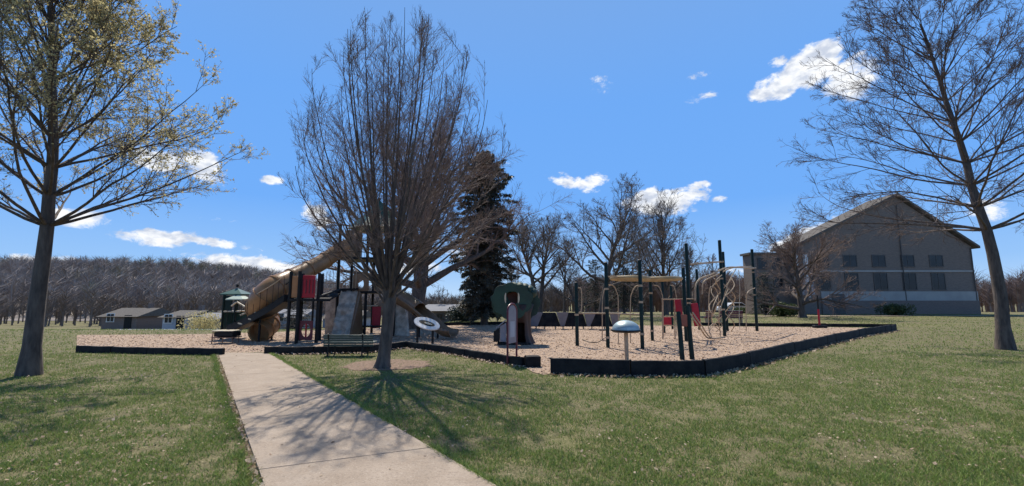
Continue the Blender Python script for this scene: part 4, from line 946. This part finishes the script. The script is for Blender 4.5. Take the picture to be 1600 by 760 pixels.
        return MB().add(vs, fs).build(name, m_rock, t)
    Yb = 20.0
    rw = rockwall(Vector((W(517, 525, Yb).x, Yb, -.03)), Vector((W(545, 525, Yb).x, Yb, -.03)), W(559, 454, 21.1), W(533, 454, 21.1), 8, 16, 'rock_wall', 3)
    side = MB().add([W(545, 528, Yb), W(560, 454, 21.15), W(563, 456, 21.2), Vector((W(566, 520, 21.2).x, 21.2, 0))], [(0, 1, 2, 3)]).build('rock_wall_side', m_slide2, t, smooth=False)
    sd = side.modifiers.new('s', 'SOLIDIFY'); sd.thickness = .06
    rockwall(Vector((W(508, 515, 21.6).x, 21.6, -.03)), Vector((W(526, 515, 21.6).x, 21.6, -.03)), W(526, 458, 21.5), W(509, 459, 21.5), 5, 10, 'rock_panel', 4, .15, .04)
    rockwall(Vector((W(603, 515, 21.4).x, 21.4, -.03)), Vector((W(637, 515, 21.0).x, 21.0, -.03)), W(630, 458, 21.2), W(604, 456, 21.4), 7, 10, 'rock_panel', 6, .2, .06)
    MB().box(W(548, 488, 22.8), (1.0, .10, 1.7)).build('back_panel', m_grey, t, bevel=.02)
    c = W(588, 496, Yt+.3); MB().box(c, (.40, .05, .98)).build('lower_panel', m_red, t, bevel=.03)
    MB().box(W(585, 510, Yt+.2), (1.6, .5, .06)).build('low_step', m_dark, t)
    MB().box(W(575, 478, Yt+.4), (.9, .05, .05)).build('cross_rail', m_cream, t)
    # spiral tube slide
    cl = [W(546, 383, 21.6), W(528, 393, 21.3), W(505, 409, 20.7), W(478, 424, 20.0), W(452, 438, 19.3), W(430, 450, 18.7), W(413, 466, 18.5), W(408, 483, 18.9), W(414, 493, 19.4), W(419, 501, 19.4), W(419, 509, 19.1), W(411, 516, 18.7), W(404, 521, 18.4)]
    cv = sm(cl, 6); rad = [float(np.interp(i/len(cv), [0, .22, .42, .58, .72, 1], [.33, .36, .50, .56, .42, .40])) for i in range(len(cv))]
    MB().tube(cv, rad, 20, cap=False).build('tube_slide', m_slide, t).modifiers.new('s', 'SOLIDIFY').thickness = .02
    for i in range(5, len(cv)-3, 6):
        d = (cv[i+1]-cv[i]).normalized(); MB().tube([cv[i]-d*.035, cv[i]+d*.035], rad[i]+.035, 20, cap=True).build('flange', m_slide, t)
    MB().tube([cv[-1]-(cv[-1]-cv[-2]).normalized()*.04, cv[-1]+(cv[-1]-cv[-2]).normalized()*.02], .43, 20, cap=False).build('flange', m_slide, t)
    for px, Y, py in ((405, 18.3, 490), (425, 19.2, 470), (487, 20.2, 435)): 
        x_ = W(px, 520, Y).x; MB().tube([(x_, Y, -.05), (x_, Y, ZH(py, Y))], .045, 8).build('slide_support', m_dark, t)
    # brown tube slide going down to the right
    cl = [W(618, 462, 21.2), W(634, 470, 20.9), W(652, 482, 20.5), W(670, 497, 20.0), W(684, 510, 19.7), W(696, 517, 19.5), W(709, 519, 19.3)]
    cv = sm(cl, 6); n = 14; sl = MB(); k_ = len(cv); vs = []
    for i, p in enumerate(cv):
        d = (cv[min(i+1, k_-1)]-cv[max(i-1, 0)]).normalized(); s_ = d.cross(Vector((0, 0, 1))).normalized(); u_ = s_.cross(d)
        for j in range(n): a = math.pi*(1.0+j/(n-1)); vs.append(p+s_*.34*math.cos(a)+u_*(.30*math.sin(a)+.10))
    sl.add(vs, [(i*n+j, i*n+j+1, (i+1)*n+j+1, (i+1)*n+j) for i in range(k_-1) for j in range(n-1)])
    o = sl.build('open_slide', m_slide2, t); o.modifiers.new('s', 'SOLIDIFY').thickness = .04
    MB().tube(cv[:14], .34, 16, cap=False).build('slide_tunnel', m_slide2, t).modifiers.new('s', 'SOLIDIFY').thickness = .03
    for px, Y in ((655, 20.4), (684, 19.8)): x_ = W(px, 520, Y).x; MB().tube([(x_, Y, -.05), (x_, Y, ZH(500 if px < 660 else 515, Y))], .04, 8).build('slide_support', m_dark, t)
    # arched dark bridge down to the small playhouse
    cvb = sm([W(452, 463, 18.0), W(430, 478, 18.2), W(405, 492, 18.5), W(382, 503, 18.9), W(364, 510, 19.2)], 5)
    br = MB(); vs = []
    for p in cvb:
        for (dy, dz) in ((-.42, .06), (.42, .06), (.42, -.22), (-.42, -.22)): vs.append(p+Vector((0, dy, dz)))
    k_ = len(cvb); br.add(vs, [(i*4+j, i*4+(j+1) % 4, (i+1)*4+(j+1) % 4, (i+1)*4+j) for i in range(k_-1) for j in range(4)]+[(3, 2, 1, 0), tuple((k_-1)*4+j for j in range(4))])
    br.build('bridge', m_dark, t, smooth=False)
    for dy in (-.45, .45):
        MB().tube([p+Vector((0, dy, .75)) for p in cvb[:14]], .02, 6).build('handrail', m_tan if dy < 0 else m_dark, t)
    bl = MB()
    for p in cvb[::2]: bl.tube([p+Vector((0, -.45, .0)), p+Vector((0, -.45, .72))], .009, 5)
    bl.build('bridge_bars', m_dark, t)
    for px, py in ((391, 499), (375, 506), (401, 489)):
        MB().box(W(px, py, 18.15), (.16, .04, .05), ry=R(12)).build('foot_hold', m_cream, t)
    # small green roofed house at the foot of the bridge
    Yh = 19.4; Xh = lambda px: W(px, 500, Yh).x; zr = ZH(461, Yh); zpk = ZH(448, Yh)
    for px, dy in ((345, 0), (364, 0), (347, .9), (367, .9)): pst(px, Yh+dy, zr, .045, m=m_green)
    def pyr(cx_, cy_, hw, z0, z1, m, name):
        mb_ = MB(); mb_.add([(cx_-hw, cy_-hw, z0), (cx_+hw, cy_-hw, z0), (cx_+hw, cy_+hw, z0), (cx_-hw, cy_+hw, z0), (cx_-hw, cy_-hw, z0+.04), (cx_+hw, cy_-hw, z0+.04), (cx_+hw, cy_+hw, z0+.04), (cx_-hw, cy_+hw, z0+.04), (cx_, cy_, z1)],
            [(3, 2, 1, 0), (0, 1, 5, 4), (1, 2, 6, 5), (2, 3, 7, 6), (3, 0, 4, 7), (4, 5, 8), (5, 6, 8), (6, 7, 8), (7, 4, 8)]); return mb_.build(name, m, t, smooth=False)
    pr = pyr(Xh(357), Yh+.45, .46, zr, ZH(450, Yh), m_green_roof, 'small_roof'); MB().lathe((Xh(357), Yh+.45, zpk-.02), [(.001, 0), (.05, .02), (.06, .08), (.03, .14), (.001, .15)], 10).build('finial', m_dark, pr)
    pyr(Xh(369), Yh+.1, .36, ZH(469, Yh), ZH(459, Yh), m_pale_roof, 'small_roof')
    MB().box((Xh(353), Yh+.02, ZH(474, Yh)), (.42, .04, .62)).build('house_panel', m_green, t, bevel=.02)
    MB().box((Xh(357), Yh+.45, ZH(487, Yh)), (.95, .95, .05)).build('house_shelf', m_cream, t)
    MB().box((Xh(358), Yh+.85, ZH(502, Yh)), (.85, .04, .75)).build('house_panel', m_teal, t, bevel=.02)
    MB().box((Xh(346), Yh+.45, ZH(502, Yh)), (.04, .8, .72)).build('house_panel', m_teal, t, bevel=.02)
    for a_, b_ in (((370, 472), (393, 486)), ((393, 486), (375, 493)), ((362, 478), (370, 472))):
        MB().tube([W(*a_, 18.7), W(*b_, 18.5)], .035, 8).build('grab_bar', m_cream, t)
    # posts with no load seen behind the red tower
playstructure()
def playtable():
    b = G(347, 538); Y = b.y; t = thing('play_table', (b.x, Y, 0), 'small low play table with thin rusty legs in front of the green-roofed playhouse', 'table')
    z = ZH(517.5, Y); x0, x1 = W(331, 530, Y).x, W(364, 530, Y).x; c = (x0+x1)/2
    MB().box((c, Y+.25, z), (x1-x0, .62, .035)).build('table_top', m_cream, t, bevel=.01)
    MB().box((c+.03, Y+.25, z-.12), (x1-x0-.08, .55, .17)).build('bin', m_dark, t, bevel=.02)
    m_leg = mat('rusty_leg', (.24, .13, .09), (.17, .09, .06), scale=4)
    MB().box((c, Y+.25, z-.24), (x1-x0+.02, .58, .03)).build('lower_shelf', m_leg, t)
    for x_, y_ in ((x0+.03, Y), (x1-.03, Y+.02), (x0+.12, Y+.5), (x1-.08, Y+.5)): MB().tube([(x_-.03*(x_ < c), y_, -.03), (x_, y_, z-.02)], .018, 8).build('leg', m_leg, t)
playtable()

# ------------------------------------------------------------ back lawn furniture
def back_bench(px0, px1, pyb, label):
    Y = G(px0, pyb).y; a = W(px0, 500, Y).x; b = W(px1, 500, Y).x; c = (a+b)/2; w = b-a; z0 = hz(c, Y); t = thing('park_bench', (c, Y, z0), label, 'bench', 'maroon benches on the back lawn')
    mb_ = MB()
    for k_ in range(4): mb_.box((c, Y, z0+.50+k_*.12), (w, .04, .10))
    mb_.build('backrest', m_maroon, t); MB().box((c, Y+.22, z0+.45), (w, .40, .05)).build('seat', m_maroon, t)
    MB().box((c, Y-.03, z0+.93), (w, .05, .03)).build('top_rail', m_cream, t)
    for x_ in (a+.1, b-.1): MB().box((x_, Y+.15, z0+.22), (.06, .45, .46)).build('leg', m_tan, t)
back_bench(1103, 1113, 507, 'short maroon bench seen at the left of the twisted climber on the back lawn')
back_bench(1124, 1161, 507, 'long maroon bench seen right of the twisted climber on the back lawn')
def red_pole():
    b = G(1281, 513); t = thing('marker_pole', b, 'thin black pole with a red lower sleeve standing on the far border', 'pole')
    z = ZH(462, b.y); MB().tube([b, b+Vector((0, 0, z))], .045, 10).build('pole', m_dark, t); MB().tube([b+Vector((0, 0, .05)), b+Vector((0, 0, z*.58))], .058, 10).build('sleeve', m_red, t)
    MB().box(b+Vector((0, 0, .09)), (.75, .28, .16)).build('base', m_dark, t, bevel=.03)
red_pole()
# back lawn footpath
mb = MB(); pts = []
for i in range(30):
    x_ = 12+i*2.2; y_ = 46+2.5*math.sin(i*.12); pts.append((x_, y_))
vs = []; 
for x_, y_ in pts: vs += [(x_, y_-.6, hz(x_, y_-.6)+.05), (x_, y_+.6, hz(x_, y_+.6)+.05)]
mb.add(vs, [(2*i, 2*i+2, 2*i+3, 2*i+1) for i in range(29)]); o = mb.build('footpath', m_conc); o['kind'] = 'structure'

def car():
    Y = 64; c = W(1147, 485, Y); z0 = hz(c.x, Y); t = thing('parked_car', (c.x, Y, z0), 'pale grey parked car beyond the back lawn', 'car'); L = 4.3
    prof = [(-2.15, .35), (-2.15, .75), (-1.95, .92), (-1.25, .98), (-.6, 1.42), (.75, 1.45), (1.45, 1.0), (2.05, .88), (2.15, .55), (2.12, .35)]
    m = Matrix.Translation((c.x, Y, z0)) @ Matrix.Rotation(R(90), 4, 'X'); MB().slab(prof, 1.7, m).build('body', m_carpaint, t, bevel=.06)
    MB().slab([(-1.1, 1.0), (-.55, 1.36), (.7, 1.38), (1.25, 1.0)], 1.72, m).build('window', m_glass, t)
    for x_ in (-1.35, 1.35):
        for y_ in (-.8, .8):
            w = MB().tube([(c.x+x_, Y+y_-.1, z0+.32), (c.x+x_, Y+y_+.1, z0+.32)], .32, 18).build('wheel', m_tyre, t)
            MB().tube([(c.x+x_, Y+y_-.108, z0+.32), (c.x+x_, Y+y_+.108, z0+.32)], .19, 14).build('rim', m_steel, w)
car()

# ------------------------------------------------------------ buildings
def window(t, x, Y, z, w, h, y_out=-.03, m=None):
    f = MB(); f.box((x, Y+y_out, z+h/2+.04), (w+.16, .08, .08)); f.box((x, Y+y_out, z-h/2-.04), (w+.22, .12, .08)); f.box((x-w/2-.04, Y+y_out, z), (.08, .08, h)); f.box((x+w/2+.04, Y+y_out, z), (.08, .08, h)); f.box((x, Y+y_out, z), (.05, .06, h))
    o = f.build('window', m or m_bronze, t, smooth=False); MB().box((x, Y+y_out+.012, z), (w, .03, h)).build('pane', m_glass, o, smooth=False)
def big_building():
    Y = 57; z0 = hz(35, Y)-.2; X = lambda px, Y_=Y: (px-800)/F*Y_*1.0
    t = thing('brick_building', (X(1250), Y, z0), 'grey brick building with sloping dark roof behind the low spreading tree', 'building')
    xl, xm, xr = W(1178, 480, Y).x, W(1238, 480, Y).x, W(1510, 480, Y).x
    z1 = ZH(398, Y, 1200)
    zb = ZH(470, Y); zw = ZH(456, Y)
    MB().box(((xl+xm)/2, Y+1, (z0+z1)/2), (xm-xl, 2, z1-z0)).build('left_wing', m_brick, t, smooth=False)
    MB().box(((xl+xm)/2-.1, Y+1, z1+.12), (xm-xl+.3, 2.4, .26)).build('parapet', m_roof, t, smooth=False)
    # right wing: wall with gable, ridge runs away from viewer
    ze = ZH(388, Y); xp = W(1400, 480, Y).x; zpk = ZH(312, Y)
    Yr = Y-1.5; prof = [(xm, z0), (xr, z0), (xr, ze), (xp, zpk), (xm, ze)]
    mb_ = MB(); n = 5; mb_.add([(a, Yr, b) for a, b in prof]+[(a, Y+2.5, b) for a, b in prof], [tuple(range(5)), tuple(range(9, 4, -1))]+[(i, i+5, (i+1) % 5+5, (i+1) % 5) for i in range(5)]); mb_.build('right_wing', m_brick, t, smooth=False)
    d = Vector((xp-xm, 0, zpk-ze)); 
    for (xa_, xb_) in ((xm-.6, xp), (xp, xr+.6)):
        za_ = ze-.35 if xa_ < xp else zpk; zb_ = zpk if xb_ == xp else ze-.35
        v = [(xa_, Yr-.5, za_+.12), (xb_, Yr-.5, zb_+.12), (xb_, Y+2.9, zb_+.12), (xa_, Y+2.9, za_+.12)]
        MB().add(v+[(a, b, c+.28) for a, b, c in v], [(0, 3, 2, 1), (4, 5, 6, 7), (0, 1, 5, 4), (1, 2, 6, 5), (2, 3, 7, 6), (3, 0, 4, 7)]).build('roof', m_roof, t, smooth=False)
    # white band, brown base
    MB().box(((xm+2.6+xr)/2, Yr-.06, (zb+zw)/2), (xr-xm-2.6, .12, zw-zb)).build('pale_band', m_cream2, t, smooth=False)
    MB().box(((xm+2.6+xr)/2, Yr-.10, (z0+zb)/2), (xr-xm-2.6, .20, zb-z0-.01)).build('brick_base', m_brick2, t, smooth=False)
    for px in (1243, 1258): MB().box((W(px, 430, Yr).x, Yr-.25, (ZH(465, Yr)+ZH(398, Yr))/2), (.32, .4, ZH(398, Yr)-ZH(465, Yr))).build('white_pillar', m_white, t, smooth=False)
    MB().box((W(1256, 430, Yr).x, Yr-.03, ZH(440, Yr)), (2.2, .06, 3.2)).build('pale_wall_panel', m_siding, t, smooth=False)
    for px in (1286, 1330, 1375, 1420, 1465):
        for py in (440, 408): window(t, W(px, 430, Yr).x, Yr, ZH(py, Yr), 1.5, 1.9 if py == 440 else 1.3)
    for xx_ in (xm+.15, xp, xr-.2): MB().tube([(xx_, Yr-.12, z0+.1), (xx_, Yr-.12, ze-.1 if xx_ != xp else zpk-1)], .06, 6).build('downpipe', m_bronze, t)
    MB().box(((xm+2.6+xr)/2, Yr-.05, ZH(424, Yr)), (xr-xm-2.7, .10, .22)).build('string_course', m_cream2, t, smooth=False)
    MB().box((W(1306, 440, Yr).x, Yr-.04, z0+1.4), (1.5, .34, 2.4)).build('door', m_bronze, t, smooth=False)
    for px, py in ((1192, 440), (1215, 440), (1192, 412), (1215, 412)): window(t, W(px, 430, Y).x, Y, ZH(py, Y), 1.0, 1.3)
big_building()
def low_building():
    Y = 41; t = thing('low_building', (W(700, 490, Y).x, Y, hz(-6, Y)), 'long low grey building behind the brown slide end', 'building'); z0 = hz(-6, Y)-.3
    a, b = W(652, 490, Y).x, W(742, 490, Y).x; z1 = ZH(486, Y)
    MB().box(((a+b)/2, Y+3, (z0+z1)/2), (b-a, 6, z1-z0)).build('wall', m_brick, t, smooth=False)
    v = [(a-.3, Y-.4, z1), (b+.3, Y-.4, z1), (b+.3, Y+6.4, z1), (a-.3, Y+6.4, z1), (a+.4, Y+3, z1+.55), (b-.4, Y+3, z1+.55)]
    MB().add(v, [(0, 1, 5, 4), (2, 3, 4, 5), (1, 2, 5), (3, 0, 4), (3, 2, 1, 0)]).build('roof', m_metalroof, t, smooth=False)
    for i in range(4): window(t, a+.8+i*1.2, Y, (z0+z1)/2+.2, .5, .4)
low_building()
def house(px0, px1, pyr, pye, Y, label, mw, mr, ridge_x=True, doors=True):
    a, b = W(px0, 490, Y).x, W(px1, 490, Y).x; c = (a+b)/2; z0 = hz(c, Y)-.2; ze = ZH(pye, Y); zr = ZH(pyr, Y); D = 7
    t = thing('house', (c, Y, z0), label, 'house', 'houses below the wooded hill')
    MB().box((c, Y+D/2, (z0+ze)/2), (b-a, D, ze-z0)).build('wall', mw, t, smooth=False)
    v = [(a-.4, Y-.5, ze), (b+.4, Y-.5, ze), (b+.4, Y+D+.5, ze), (a-.4, Y+D+.5, ze), (a-.4, Y+D/2, zr), (b+.4, Y+D/2, zr)]
    r_ = MB().add(v, [(0, 1, 5, 4), (2, 3, 4, 5), (1, 2, 5), (3, 0, 4), (3, 2, 1, 0)]).build('roof', mr, t, smooth=False)
    MB().box((c+(b-a)*.2, Y+D/2+.5, zr+.2), (.5, .5, .9)).build('chimney', m_brick2, r_, smooth=False)
    n = max(2, int((b-a)/2.2)); 
    for i in range(n):
        x_ = a+(b-a)*(i+.5)/n
        if i == n//2: MB().box((x_, Y-.03, z0+1.2), (.95, .08, 2.1)).build('door', m_dark, t, smooth=False)
        else: window(t, x_, Y, z0+1.9, .9, 1.0, m=m_white)
m_blue = mat('blue_siding', (.10, .115, .16), (.08, .09, .13), scale=1)
house(300, 337, 490, 499, 52, 'dark blue house with pale roof at the left foot of the hill', m_blue, m_metalroof)
house(255, 292, 486, 496, 58, 'grey house further left below the wooded hill', m_siding, m_roof)
house(378, 402, 488, 498, 60, 'small pale house seen beneath the dark bridge', m_siding, m_roof)
house(428, 470, 484, 496, 66, 'wide pale house seen behind the lower red panel', m_siding, m_metalroof)
house(505, 560, 486, 498, 72, 'pale house glimpsed behind the rock climbing wall', m_siding, m_roof)
house(160, 215, 482, 495, 62, 'brown brick house farthest left below the hill', m_brick2, m_roof)
mb = MB(); Yw = 34; a, b = W(180, 515, Yw).x, W(345, 515, Yw).x; 
mb.box(((a+b)/2, Yw, hz(-20, Yw)+.1), (b-a, .25, .75)); tag(mb.build('low_wall', m_white, bevel=.02), 'long low white wall at the left edge of the grass', 'wall')
